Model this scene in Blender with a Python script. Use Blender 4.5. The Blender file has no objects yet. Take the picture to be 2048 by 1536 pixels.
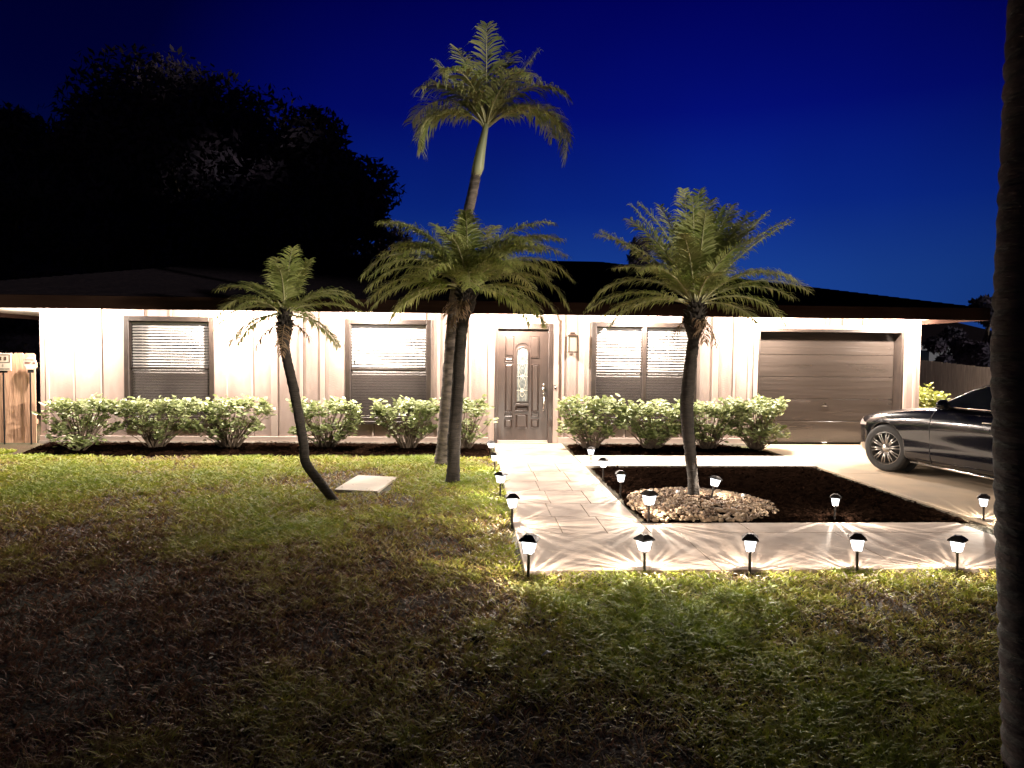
import bpy, math, random
import numpy as np
from mathutils import Vector, Matrix
random.seed(7); rng = np.random.default_rng(7)
R = math.radians
S = bpy.context.scene
C = S.collection

# ---------------------------------------------------------------- camera
FPX = 1480.0
CAM = Vector((0, 0, 1.66))
_y, _p, _r = R(3.05), R(2.4), R(.58)
_f = Vector((math.sin(_y)*math.cos(_p), math.cos(_y)*math.cos(_p), -math.sin(_p)))
_rt = Vector((math.cos(_y), -math.sin(_y), 0)); _up = _rt.cross(_f)
_rt2 = _rt*math.cos(_r)+_up*math.sin(_r); _up2 = _up*math.cos(_r)-_rt*math.sin(_r)
cd = bpy.data.cameras.new('camera'); cam = bpy.data.objects.new('camera', cd); C.objects.link(cam)
cd.sensor_width = 36; cd.lens = 36*FPX/2048; cd.clip_end = 1500; cd.clip_start = .05
m = Matrix((( _rt2.x, _up2.x, -_f.x, 0), (_rt2.y, _up2.y, -_f.y, 0), (_rt2.z, _up2.z, -_f.z, 0), (0, 0, 0, 1)))
cam.matrix_world = Matrix.Translation(CAM) @ m
S.camera = cam

def ray(x, y): return _f + (x-1024)/FPX*_rt2 - (y-768)/FPX*_up2
def G(x, y, z=0):
    d = ray(x, y); t = (z-CAM.z)/d.z; return CAM+d*t
def W(x, y, Y):
    d = ray(x, y); return CAM+d*(Y/d.y)

# ---------------------------------------------------------------- sky, added low fill light, exposure
w = bpy.data.worlds.new('World'); S.world = w; w.use_nodes = True
nt = w.node_tree; nt.nodes.clear()
tc = nt.nodes.new('ShaderNodeTexCoord'); sx = nt.nodes.new('ShaderNodeSeparateXYZ')
nt.links.new(tc.outputs['Generated'], sx.inputs[0])
rp = nt.nodes.new('ShaderNodeValToRGB')
el = rp.color_ramp.elements
el[0].position = 0.0; el[0].color = (.012, .062, .30, 1)
el[1].position = 1.0; el[1].color = (.0, .0, .02, 1)
for p_, c_ in ((.10, (.009, .048, .27, 1)), (.19, (.003, .021, .24, 1)), (.30, (.001, .005, .19, 1)), (.43, (.0005, .001, .135, 1))):
    e = el.new(p_); e.color = c_
nt.links.new(sx.outputs['Z'], rp.inputs[0])
dot = nt.nodes.new('ShaderNodeVectorMath'); dot.operation = 'DOT_PRODUCT'
dot.inputs[1].default_value = (math.sin(R(13)), math.cos(R(13)), 0)
nt.links.new(tc.outputs['Generated'], dot.inputs[0])
mr = nt.nodes.new('ShaderNodeMapRange'); mr.inputs['From Min'].default_value = .76; mr.inputs['From Max'].default_value = .985
mr.inputs['To Min'].default_value = .11; mr.inputs['To Max'].default_value = .70
nt.links.new(dot.outputs['Value'], mr.inputs[0])
nz = nt.nodes.new('ShaderNodeTexNoise'); nz.inputs['Scale'].default_value = 2.2; nz.inputs['Detail'].default_value = 3
nt.links.new(tc.outputs['Generated'], nz.inputs['Vector'])
mr2 = nt.nodes.new('ShaderNodeMapRange'); mr2.inputs['From Min'].default_value = .3; mr2.inputs['From Max'].default_value = .7
mr2.inputs['To Min'].default_value = .84; mr2.inputs['To Max'].default_value = 1.16
nt.links.new(nz.outputs[0], mr2.inputs[0])
mm = nt.nodes.new('ShaderNodeMath'); mm.operation = 'MULTIPLY'
nt.links.new(mr.outputs[0], mm.inputs[0]); nt.links.new(mr2.outputs[0], mm.inputs[1])
bg = nt.nodes.new('ShaderNodeBackground'); wo = nt.nodes.new('ShaderNodeOutputWorld')
nt.links.new(rp.outputs[0], bg.inputs['Color']); nt.links.new(mm.outputs[0], bg.inputs['Strength'])
nt.links.new(bg.outputs[0], wo.inputs[0])

sl = bpy.data.lights.new('palm_fill', 'SUN'); so = bpy.data.objects.new('palm_fill', sl); C.objects.link(so)
sl.energy = 2.6; sl.angle = R(1.5); sl.color = (1, .90, .74)
_az, _el = R(-52), R(7)         # low fill light added from right behind the camera to brighten the palms
sd = Vector((math.cos(_el)*math.sin(-_az), -math.cos(_el)*math.cos(_az), math.sin(_el)))
so.rotation_euler = sd.to_track_quat('Z', 'Y').to_euler()
S.view_settings.view_transform = 'Standard'; S.view_settings.look = 'None'
S.view_settings.exposure = .5; S.view_settings.gamma = 1
SOFFIT_W = 680.0; PATH_W = 16.0

# ---------------------------------------------------------------- helpers
def tag(o, label=None, cat=None, group=None, kind=None):
    if label: o['label'] = label
    if cat: o['category'] = cat
    if group: o['group'] = group
    if kind: o['kind'] = kind
    return o
def empty(name, loc=(0, 0, 0), rz=0, label=None, cat=None, group=None):
    o = bpy.data.objects.new(name, None); C.objects.link(o); o.location = loc; o.rotation_euler = (0, 0, rz)
    o.empty_display_size = .1
    return tag(o, label, cat, group)
def copy_tree(o, parent=None):
    c = o.copy(); C.objects.link(c); c.parent = parent
    for ch in list(o.children): copy_tree(ch, c)
    return c

class MB:
    def __init__(s): s.v = []; s.f = []; s.mi = []
    def add(s, vs, fs, mi=0):
        b = len(s.v); s.v.extend([tuple(q) for q in vs]); s.f.extend([tuple(i+b for i in f) for f in fs]); s.mi.extend([mi]*len(fs))
    def box(s, x0, x1, y0, y1, z0, z1, mi=0, ch=0):
        if ch and min(x1-x0, y1-y0, z1-z0) > 2.5*ch:      # chamfered box
            c = ch; vs = []; idx = {}
            def V(*p):
                if p not in idx: idx[p] = len(vs); vs.append(p)
                return idx[p]
            X = (x0, x1); Y = (y0, y1); Z = (z0, z1); fs = []
            def pt(a, b, d, ax):   # corner (a,b,d), point lying on the face normal to ax
                q = [X[a], Y[b], Z[d]]; sg = [c if a == 0 else -c, c if b == 0 else -c, c if d == 0 else -c]
                for k in range(3):
                    if k != ax: q[k] += sg[k]
                return V(*q)
            for a in (0, 1):
                fs.append([pt(a, 0, 0, 0), pt(a, 1, 0, 0), pt(a, 1, 1, 0), pt(a, 0, 1, 0)])
                fs.append([pt(0, a, 0, 1), pt(1, a, 0, 1), pt(1, a, 1, 1), pt(0, a, 1, 1)])
                fs.append([pt(0, 0, a, 2), pt(1, 0, a, 2), pt(1, 1, a, 2), pt(0, 1, a, 2)])
            for a in (0, 1):
                for b in (0, 1):
                    fs.append([pt(a, b, 0, 0), pt(a, b, 1, 0), pt(a, b, 1, 1), pt(a, b, 0, 1)])
                    fs.append([pt(a, 0, b, 0), pt(a, 1, b, 0), pt(a, 1, b, 2), pt(a, 0, b, 2)])
                    fs.append([pt(0, a, b, 1), pt(1, a, b, 1), pt(1, a, b, 2), pt(0, a, b, 2)])
                    for d in (0, 1): fs.append([pt(a, b, d, 0), pt(a, b, d, 1), pt(a, b, d, 2)])
            s.add(vs, fs, mi); return
        s.add([(x0, y0, z0), (x1, y0, z0), (x1, y1, z0), (x0, y1, z0), (x0, y0, z1), (x1, y0, z1), (x1, y1, z1), (x0, y1, z1)],
              [(3, 2, 1, 0), (4, 5, 6, 7), (0, 1, 5, 4), (1, 2, 6, 5), (2, 3, 7, 6), (3, 0, 4, 7)], mi)
    def tube(s, pts, rad, n=8, mi=0, caps=True, wob=0):
        pts = [Vector(p) for p in pts]; m_ = len(pts)
        if not hasattr(rad, '__len__'): rad = [rad]*m_
        vs = []; t0 = (pts[1]-pts[0]).normalized()
        a = Vector((0, 1, 0)) if abs(t0.y) < .9 else Vector((1, 0, 0)); u = t0.cross(a).normalized()
        for i in range(m_):
            t = (pts[min(i+1, m_-1)]-pts[max(i-1, 0)]).normalized()
            u = (u-t*u.dot(t)).normalized(); v = t.cross(u)
            for k in range(n):
                an = 2*math.pi*k/n; rr = rad[i]*(1+(random.uniform(-wob, wob) if wob else 0))
                vs.append(pts[i]+(u*math.cos(an)+v*math.sin(an))*rr)
        fs = [(i*n+k, i*n+(k+1) % n, (i+1)*n+(k+1) % n, (i+1)*n+k) for i in range(m_-1) for k in range(n)]
        if caps: fs += [tuple(range(n))[::-1], tuple((m_-1)*n+k for k in range(n))]
        s.add(vs, fs, mi)
    def lathe(s, prof, n=16, mi=0, c=(0, 0, 0), ax='z', caps=True):
        vs = []
        for r_, z_ in prof:
            for k in range(n):
                an = 2*math.pi*k/n; a, b = r_*math.cos(an), r_*math.sin(an)
                vs.append((c[0]+a, c[1]+b, c[2]+z_) if ax == 'z' else ((c[0]+z_, c[1]+a, c[2]+b) if ax == 'x' else (c[0]+a, c[1]+z_, c[2]+b)))
        m_ = len(prof)
        fs = [(i*n+k, i*n+(k+1) % n, (i+1)*n+(k+1) % n, (i+1)*n+k) for i in range(m_-1) for k in range(n)]
        if caps: fs += [tuple(range(n))[::-1], tuple((m_-1)*n+k for k in range(n))]
        s.add(vs, fs, mi)
    def ball(s, c, r, n=8, sq=(1, 1, 1), mi=0):
        prof = [(math.sin(math.pi*i/n)*1.0+1e-4, -math.cos(math.pi*i/n)) for i in range(n+1)]
        vs = []; k_ = n*2
        for a, z in prof:
            for k in range(k_):
                an = 2*math.pi*k/k_; vs.append((c[0]+r*sq[0]*a*math.cos(an), c[1]+r*sq[1]*a*math.sin(an), c[2]+r*sq[2]*z))
        s.add(vs, [(i*k_+k, i*k_+(k+1) % k_, (i+1)*k_+(k+1) % k_, (i+1)*k_+k) for i in range(n) for k in range(k_)], mi)
    def prism(s, poly, y0, y1, mi=0):      # polygon in x,z extruded along y
        n = len(poly)
        s.add([(x, y0, z) for x, z in poly]+[(x, y1, z) for x, z in poly],
              [tuple(range(n)), tuple(range(2*n-1, n-1, -1))]+[(i, n+i, n+(i+1) % n, (i+1) % n) for i in range(n)], mi)
    def mesh(s, name, mats, smooth=False, off=(0, 0, 0)):
        me = bpy.data.meshes.new(name)
        o = Vector(off)
        me.from_pydata([(x-o.x, y-o.y, z-o.z) for x, y, z in s.v], [], s.f)
        if not isinstance(mats, (list, tuple)): mats = [mats]
        for q in mats: me.materials.append(q)
        if len(mats) > 1: me.polygons.foreach_set('material_index', s.mi)
        if smooth: me.polygons.foreach_set('use_smooth', [True]*len(me.polygons))
        me.validate(); me.update()
        return me
    def build(s, name, mats, parent=None, smooth=False, off=(0, 0, 0), label=None):
        o = bpy.data.objects.new(name, s.mesh(name, mats, smooth, off)); C.objects.link(o); o.parent = parent
        if label: o['label'] = label
        return o

def mat(name, col, rough=.7, metal=0, col2=None, scale=6, stretch=(1, 1, 1), bump=0, bscale=40, spec=.5, coat=0, detail=5, lo=.35, hi=.65, trans=0, bstretch=None):
    m_ = bpy.data.materials.new(name); m_.use_nodes = True; n = m_.node_tree; b = n.nodes['Principled BSDF']
    b.inputs['Base Color'].default_value = (*col, 1); b.inputs['Roughness'].default_value = rough; b.inputs['Metallic'].default_value = metal
    b.inputs['Specular IOR Level'].default_value = spec; b.inputs['Coat Weight'].default_value = coat; b.inputs['Coat Roughness'].default_value = .06
    t = n.nodes.new('ShaderNodeTexCoord')
    def noise(sc, st, det):
        mp = n.nodes.new('ShaderNodeMapping'); mp.inputs['Scale'].default_value = st; n.links.new(t.outputs['Object'], mp.inputs[0])
        z = n.nodes.new('ShaderNodeTexNoise'); z.inputs['Scale'].default_value = sc; z.inputs['Detail'].default_value = det
        n.links.new(mp.outputs[0], z.inputs['Vector']); return z
    if col2:
        z = noise(scale, stretch, detail); r_ = n.nodes.new('ShaderNodeValToRGB')
        r_.color_ramp.elements[0].position = lo; r_.color_ramp.elements[1].position = hi
        r_.color_ramp.elements[0].color = (*col, 1); r_.color_ramp.elements[1].color = (*col2, 1)
        n.links.new(z.outputs[0], r_.inputs[0]); n.links.new(r_.outputs[0], b.inputs['Base Color'])
    if bump:
        z = noise(bscale, bstretch or stretch, 4); q = n.nodes.new('ShaderNodeBump'); q.inputs['Strength'].default_value = bump; q.inputs['Distance'].default_value = .02
        n.links.new(z.outputs[0], q.inputs['Height']); n.links.new(q.outputs[0], b.inputs['Normal'])
    if trans:      # thin leaf: part of the light passes through
        tr = n.nodes.new('ShaderNodeBsdfTranslucent'); mx = n.nodes.new('ShaderNodeMixShader'); mx.inputs[0].default_value = trans
        if col2: n.links.new(r_.outputs[0], tr.inputs[0])
        else: tr.inputs[0].default_value = (*col, 1)
        n.links.new(b.outputs[0], mx.inputs[1]); n.links.new(tr.outputs[0], mx.inputs[2])
        n.links.new(mx.outputs[0], n.nodes['Material Output'].inputs[0])
    return m_
def mat_screen(name, col, k, fac_rough=.6):      # woven mesh or glass that lets light straight through
    m_ = bpy.data.materials.new(name); m_.use_nodes = True; n = m_.node_tree; b = n.nodes['Principled BSDF']
    b.inputs['Base Color'].default_value = (*col, 1); b.inputs['Roughness'].default_value = fac_rough
    tr = n.nodes.new('ShaderNodeBsdfTransparent'); mx = n.nodes.new('ShaderNodeMixShader'); mx.inputs[0].default_value = k
    n.links.new(b.outputs[0], mx.inputs[1]); n.links.new(tr.outputs[0], mx.inputs[2]); n.links.new(mx.outputs[0], n.nodes['Material Output'].inputs[0])
    return m_
def mat_emit(name, col, st, transp=0.0):
    m_ = bpy.data.materials.new(name); m_.use_nodes = True; n = m_.node_tree; n.nodes.remove(n.nodes['Principled BSDF'])
    e = n.nodes.new('ShaderNodeEmission'); e.inputs[0].default_value = (*col, 1); e.inputs[1].default_value = st
    if transp:
        tr = n.nodes.new('ShaderNodeBsdfTransparent'); tr.inputs[0].default_value = (transp, transp, transp, 1)
        ad = n.nodes.new('ShaderNodeAddShader'); n.links.new(e.outputs[0], ad.inputs[0]); n.links.new(tr.outputs[0], ad.inputs[1])
        n.links.new(ad.outputs[0], n.nodes['Material Output'].inputs[0])
    else: n.links.new(e.outputs[0], n.nodes['Material Output'].inputs[0])
    return m_

M = dict(
 wall=mat('painted_siding', (.375, .285, .245), .75, col2=(.295, .22, .19), scale=5, stretch=(1, 1, .3), bump=.25, bscale=26, bstretch=(.6, 1, 7)),
 seam=mat('panel_joint', (.10, .065, .05), .9),
 trim=mat('cream_trim', (.40, .315, .27), .6, bump=.1, bscale=30),
 soffit=mat('soffit_paint', (.80, .75, .66), .7),
 fascia=mat('dark_fascia', (.022, .012, .009), .85, col2=(.015, .008, .006), scale=3, stretch=(.4, 1, 4), spec=0),
 roof=mat('dark_shingle', (.007, .006, .009), .9, col2=(.013, .010, .013), scale=14, stretch=(1, 1, 3), bump=.25, bscale=25, spec=0),
 bronze=mat('bronze_frame', (.022, .015, .012), .45, col2=(.036, .025, .019), scale=9, bump=.05),
 blind=mat('white_slat', (.56, .53, .50), .6),
 room=mat('dim_room', (.10, .085, .08), .9),
 screen=mat_screen('insect_screen', (.06, .046, .04), .58),
 glass=mat_screen('window_glass', (.02, .02, .025), .90, .05),
 door=mat('brown_door_paint', (.050, .034, .027), .36, col2=(.040, .027, .022), scale=4, bump=.12, bscale=30, bstretch=(1, 1, .25)),
 doorglass=mat('textured_door_glass', (.075, .085, .082), .25, col2=(.17, .18, .165), scale=26, bump=.5, bscale=60),
 came=mat('polished_came', (.75, .68, .55), .3, .6),
 nickel=mat('aged_nickel', (.55, .5, .45), .25, 1),
 garage=mat('brown_garage_paint', (.044, .034, .028), .22, col2=(.036, .028, .023), scale=1.6, stretch=(.5, 1, 3), bump=.9, bscale=1.6, bstretch=(.35, 1, 7), coat=1.0),
 copper=mat('copper_frame', (.055, .032, .021), .5, .3),
 frost=mat('lantern_pane', (.36, .33, .27), .35),
 cedar=mat('fence_wood', (.62, .37, .24), .85, col2=(.44, .26, .165), scale=5, stretch=(4, 4, .5), bump=.4, bscale=18, bstretch=(3, 3, .3)),
 greywood=mat('weathered_fence_wood', (.22, .175, .14), .9, col2=(.14, .11, .09), scale=5, stretch=(4, 4, .5), bump=.3, bscale=18, bstretch=(3, 3, .3)),
 concrete=mat('stained_concrete', (.50, .385, .31), .8, col2=(.31, .225, .175), scale=2.7, bump=.12, bscale=60, detail=8, lo=.38, hi=.66),
 pale=mat('pale_concrete', (.62, .55, .46), .8, col2=(.52, .45, .37), scale=2.5, bump=.1, bscale=60, detail=8),
 drive=mat('driveway_concrete', (.56, .42, .28), .75, col2=(.42, .33, .24), scale=1.5, bump=.12, bscale=60, detail=8),
 base=mat('foundation', (.40, .35, .30), .85, bump=.2, bscale=40),
 mulch=mat('dark_mulch', (.003, .0018, .0012), .95, col2=(.011, .0055, .0035), scale=30, bump=1, bscale=55, spec=0),
 soil=mat('lawn_soil', (.060, .034, .018), .95, col2=(.04, .042, .010), scale=1.1, bump=.8, bscale=30, detail=8),
 stone=mat('river_pebble', (.20, .12, .075), .75, col2=(.38, .27, .17), scale=7, detail=2),
 bark=mat('palm_bark', (.040, .030, .024), .95, col2=(.020, .015, .012), scale=9, stretch=(1, 1, 5), bump=.8, bscale=16, bstretch=(1, 1, 5)),
 ringbark=mat('ringed_bark', (.17, .135, .115), .9, col2=(.05, .04, .035), scale=7, stretch=(1, 1, 3), bump=.5, bscale=14, bstretch=(1, 1, 4)),
 shaft=mat('crownshaft', (.30, .34, .18), .5, col2=(.40, .40, .24), scale=4, stretch=(1, 1, .4)),
 frond=mat('palm_leaflet', (.24, .30, .07), .5, col2=(.46, .47, .19), scale=5, trans=.4),
 deadfrond=mat('dead_leaflet', (.17, .10, .055), .8, col2=(.28, .19, .11), scale=6),
 rachis=mat('palm_rachis', (.42, .40, .22), .5),
 royal=mat('tall_palm_leaflet', (.22, .28, .08), .5, col2=(.42, .41, .20), scale=4, trans=.4),
 shrub=mat('shrub_leaf', (.14, .18, .05), .45, col2=(.36, .39, .19), scale=9, trans=.25),
 shrub2=mat('yellow_shrub_leaf', (.30, .34, .07), .4, col2=(.38, .38, .10), scale=9, trans=.3),
 stem=mat('shrub_stem', (.12, .085, .06), .9),
 tree=mat('dark_tree_leaf', (.034, .034, .052), .8, col2=(.05, .036, .056), scale=.5, trans=.15, spec=0),
 trunk=mat('tree_bark', (.06, .045, .035), .95, bump=.6, bscale=12),
 black=mat('black_metal', (.03, .024, .022), .4, .3),
 white=mat('white_plastic', (.75, .73, .70), .4),
 paint=mat('black_car_paint', (.003, .003, .006), .16, 0, coat=.6, spec=.35),
 carglass=mat('car_glass', (.006, .007, .008), .04, spec=.8),
 chrome=mat('chrome', (.85, .83, .8), .12, 1),
 rim=mat('alloy_rim', (.40, .37, .34), .32, .85),
 tyre=mat('tyre_rubber', (.022, .020, .018), .8, bump=.2, bscale=60),
 dark=mat('dark_trim', (.012, .012, .012), .6),
 lens=mat('headlight_lens', (.55, .45, .42), .1, .3),
 signw=mat('sign_face', (.72, .62, .50), .5),
 signp=mat('faded_pink_sign', (.62, .40, .34), .5),
 ink=mat('sign_ink', (.10, .06, .04), .6),
 housewall=mat('neighbour_wall', (.12, .13, .17), .9),
 lampglow=mat_emit('frosted_lamp_glass', (.93, .96, 1), 1.5, .85),
 bulb=mat_emit('soffit_bulb', (1, .93, .82), 6, .9),
)

# ================================================================ GROUND
YW = 13.3                       # house front plane
def sheet(name, pts, z, m_, lab=None):
    b = MB(); n = len(pts); b.add([(x, y, z) for x, y in pts], [tuple(range(n))]); o = b.build(name, m_); o['kind'] = 'structure'; return o
gnd = MB(); gnd.add([(-400, -300, 0), (400, -300, 0), (400, 700, 0), (-400, 700, 0)], [(0, 1, 2, 3)])
tag(gnd.build('ground', M['soil']), kind='structure')

PX0, PX1 = .40, 1.64            # walkway to the door
YF0, YF1 = 5.47, 7.02           # walkway along the lawn
DX0 = 5.10                      # driveway edge
YS0, YS1 = 10.62, 11.72         # pale walk in front of the hedge
def slab(b, x0, x1, y0, y1, z=.03, ch=.006): b.box(x0+.0025, x1-.0025, y0+.0025, y1-.0025, -.05, z, 0, .004)
b = MB()
ys = [YF0, 6.62, 7.30, 7.95, 8.70, 9.35, 10.1, 10.85]
slab(b, PX0, 1.9, YF0, 6.62)
for i in range(1, len(ys)-1):
    y0, y1 = ys[i], ys[i+1]; c = [.43, .40, .46, .41, .44, .42][(i-1) % 6]
    slab(b, PX0, PX0+c, y0, y1); slab(b, PX0+c, PX0+2*c-.02, y0, y1); slab(b, PX0+2*c-.02, PX1, y0, y1)
slab(b, PX0-.02, 1.62, 10.85, YW-.02)
b.build('door_walkway', M['concrete'])['kind'] = 'structure'
b = MB()
for x0, x1 in ((1.9, 3.35), (3.35, 4.8)): slab(b, x0, x1, YF0, 6.62)
for x0, x1 in ((PX1, 2.6), (2.6, 3.9), (3.9, 4.8)): slab(b, x0, x1, 6.62, YF1)
b.build('front_walkway', M['concrete'])['kind'] = 'structure'
b = MB()
for x0, x1 in ((1.63, 3.4), (3.4, DX0)): slab(b, x0, x1, YS0, YS1, .034)
b.build('side_walkway', M['pale'])['kind'] = 'structure'
b = MB()
slab(b, DX0, 8.25, 10.0, YW+.0, .026); slab(b, DX0, 8.25, 6.4, 10.0, .026); slab(b, 4.8, 8.25, 2.2, 6.4, .026); slab(b, 4.8, 8.25, -8, 2.2, .026)
b.build('driveway', M['drive'])['kind'] = 'structure'
# dark earth showing in the joints
sheet('joint_soil', [(.41, 5.5), (4.79, 5.5), (4.79, 6.99), (1.6, 6.99), (1.6, 13.2), (.41, 13.2)], .006, M['mulch'])

def mulch_bed(name, poly, h=.05, seed=1):
    """a bed as a bumpy mound inside a polygon with a ragged edge"""
    r_ = np.random.default_rng(seed); xs = [p[0] for p in poly]; yy = [p[1] for p in poly]
    P = np.array(poly); n = len(P); st = .06
    X = np.arange(min(xs), max(xs)+st, st); Y = np.arange(min(yy), max(yy)+st, st)
    def inside(x, y):
        c = False; dmin = 9
        for i in range(n):
            a = P[i]; b_ = P[(i+1) % n]
            if (a[1] > y) != (b_[1] > y) and x < (b_[0]-a[0])*(y-a[1])/(b_[1]-a[1])+a[0]: c = not c
            d = b_-a; t = max(0, min(1, ((x-a[0])*d[0]+(y-a[1])*d[1])/(d@d))); dmin = min(dmin, math.hypot(x-a[0]-t*d[0], y-a[1]-t*d[1]))
        return dmin if c else -dmin
    D = np.array([[inside(x, y) for x in X] for y in Y])
    Z = np.clip(D/.12, -1, 1)*h*.6+r_.uniform(-.012, .012, D.shape)+.012
    vs = [(X[j]+r_.uniform(-.02, .02), Y[i]+r_.uniform(-.02, .02), Z[i, j]) for i in range(len(Y)) for j in range(len(X))]
    W_ = len(X); fs = [(i*W_+j, i*W_+j+1, (i+1)*W_+j+1, (i+1)*W_+j) for i in range(len(Y)-1) for j in range(W_-1) if D[i:i+2, j:j+2].max() > -.02]
    m_ = MB(); m_.add(vs, fs)
    # bark chips
    for k in range(int(len(fs)*.55)):
        f = fs[r_.integers(len(fs))]; q = vs[f[0]]; a = r_.uniform(0, 6.28); l = r_.uniform(.012, .035); w_ = l*.35
        if inside(q[0], q[1]) < .02: continue
        dx, dy = math.cos(a)*l, math.sin(a)*l; ex, ey = -math.sin(a)*w_, math.cos(a)*w_; z0 = q[2]+.012; tz = r_.uniform(-.012, .012)
        m_.add([(q[0]-dx-ex, q[1]-dy-ey, z0-tz), (q[0]+dx-ex, q[1]+dy-ey, z0+tz), (q[0]+dx+ex, q[1]+dy+ey, z0+tz+.004), (q[0]-dx+ex, q[1]-dy+ey, z0-tz+.004)], [(0, 1, 2, 3)])
    return tag(m_.build(name, M['mulch']), kind='structure')
mulch_bed('hedge_bed', [(-7.35, 13.15), (-7.0, 11.75), (-5.5, 11.6), (-3, 11.65), (-1, 11.55), (.33, 11.7), (.33, 13.15)], .07, 3)
mulch_bed('door_hedge_bed', [(1.68, 13.15), (1.68, 11.80), (3, 11.78), (4.95, 11.78), (5.05, 12.1), (4.6, 13.15)], .07, 4)
mulch_bed('garden_bed', [(1.72, 10.55), (1.72, 7.10), (5.0, 7.10), (5.02, 10.55)], .05, 5)

# pale square slab lying in the grass
b = MB(); q = [(-1.60, 8.72), (-1.20, 8.62), (-1.08, 9.72), (-1.50, 9.82)]
q = [(-1.62, 8.78), (-1.10, 8.66), (-.98, 9.66), (-1.50, 9.80)]
b.add([(x, y, .0) for x, y in q]+[(x, y, .030) for x, y in q], [(4, 5, 6, 7), (0, 1, 5, 4), (1, 2, 6, 5), (2, 3, 7, 6), (3, 0, 4, 7)])
tag(b.build('paving_slab', M['pale']), 'pale square concrete slab lying in the grass beside the small curved palm', 'paving slab')

# ---------------------------------------------------------------- grass
def make_grass():
    N = 430000
    u = rng.random(N)
    y = 2.1+(12.3-2.1)*u**1.05
    x = (rng.random(N)*2-1)*(.70*y+.35)+.03*y
    def nse(x, y, s, ph):
        return (np.sin(x*s+ph)*np.cos(y*s*1.13+ph*2)+np.sin(x*s*2.3+y*s*.7+ph*3)*.6+np.cos(y*s*2.9-x*s*1.7+ph)*.4)/2
    e = .06*nse(x, y, 9, 1)+.02
    path = (x > PX0-.03+e) & (x < PX1+.03) & (y > YF0-.03+e)
    front = (x > PX0-.03) & (y > YF0-.02+e) & (y < YF1+.05)
    right = (x > PX1-.1) & (y > YF1)
    drive = (x > 4.82)
    bed = (y > 11.6+.12*nse(x, y, 3, 2)) & (x > -7.3)
    sl_ = (x > -1.60) & (x < -.98) & (y > 8.68+.02*x) & (y < 9.76)
    keep = ~(path | front | right | drive | bed | sl_)
    x, y = x[keep], y[keep]; n = len(x)
    patch = nse(x, y, 1.1, .4)+.5*nse(x, y, 4.3, 2.2)+.35*nse(x, y, 11, 1.2)
    keep = rng.random(n) < np.clip(.70+.6*patch, .22, 1); x, y, patch = x[keep], y[keep], patch[keep]; n = len(x)
    far = np.clip((y-3)/8, 0, 1)
    h = (.017+.024*rng.random(n)+.014*np.clip(patch, -.5, 1))*(1+.35*far)
    wd = (.0022+.0026*rng.random(n))*(1+2.0*far)
    a = rng.random(n)*6.283; ln = rng.uniform(.8, 2.6, n)*h; la = rng.random(n)*6.283
    cx, sx_ = np.cos(a)*wd, np.sin(a)*wd; lx, ly = np.cos(la)*ln, np.sin(la)*ln
    V = np.zeros((n, 5, 3), np.float32)
    V[:, 0] = np.stack([x-cx, y-sx_, np.zeros(n)], 1); V[:, 1] = np.stack([x+cx, y+sx_, np.zeros(n)], 1)
    V[:, 2] = np.stack([x+lx*.4+cx*.8, y+ly*.4+sx_*.8, h*.62], 1); V[:, 3] = np.stack([x+lx*.4-cx*.8, y+ly*.4-sx_*.8, h*.62], 1)
    V[:, 4] = np.stack([x+lx, y+ly, h], 1)
    me = bpy.data.meshes.new('grass'); me.vertices.add(n*5); me.vertices.foreach_set('co', V.ravel())
    base = np.arange(n)[:, None]*5
    lp = np.concatenate([base+np.array([[0, 1, 2, 3]]), base+np.array([[3, 2, 4]])], 1).ravel().astype(np.int32)
    me.loops.add(len(lp)); me.loops.foreach_set('vertex_index', lp)
    me.polygons.add(n*2); ls = (np.arange(n)[:, None]*7+np.array([[0, 4]])).ravel().astype(np.int32)
    me.polygons.foreach_set('loop_start', ls); me.update(calc_edges=True)
    at = me.attributes.new('tone', 'FLOAT', 'POINT')
    dry = np.clip((8.2-y)/3.5, 0, 1)*np.clip((1.2-x)/3, 0, 1)      # reddish thatch at near left, its darkening paints in the light's falloff
    tn = np.clip(.56+.40*patch-.5*dry+.10*np.clip((y-8)/2, 0, 1)+rng.normal(0, .16, n), 0, 1).astype(np.float32); at.data.foreach_set('value', np.repeat(tn, 5))  # brighter yellow-green toward the house, its light painted into the tone
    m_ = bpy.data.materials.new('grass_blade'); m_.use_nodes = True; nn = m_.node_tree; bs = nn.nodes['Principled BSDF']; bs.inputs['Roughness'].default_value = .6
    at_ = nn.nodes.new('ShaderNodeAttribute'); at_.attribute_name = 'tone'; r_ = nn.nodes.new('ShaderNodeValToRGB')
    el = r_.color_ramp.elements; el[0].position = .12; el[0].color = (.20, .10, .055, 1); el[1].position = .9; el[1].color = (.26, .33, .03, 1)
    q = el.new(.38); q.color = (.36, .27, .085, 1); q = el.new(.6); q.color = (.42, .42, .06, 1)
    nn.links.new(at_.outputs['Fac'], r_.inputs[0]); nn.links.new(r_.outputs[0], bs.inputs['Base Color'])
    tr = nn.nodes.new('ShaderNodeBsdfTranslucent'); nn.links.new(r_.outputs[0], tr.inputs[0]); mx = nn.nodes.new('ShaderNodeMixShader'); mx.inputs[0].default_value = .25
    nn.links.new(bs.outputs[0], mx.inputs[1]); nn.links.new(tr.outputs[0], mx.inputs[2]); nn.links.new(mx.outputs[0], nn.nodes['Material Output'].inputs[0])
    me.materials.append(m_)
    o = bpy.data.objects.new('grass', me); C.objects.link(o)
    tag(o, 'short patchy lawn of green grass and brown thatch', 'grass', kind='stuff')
make_grass()
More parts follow.
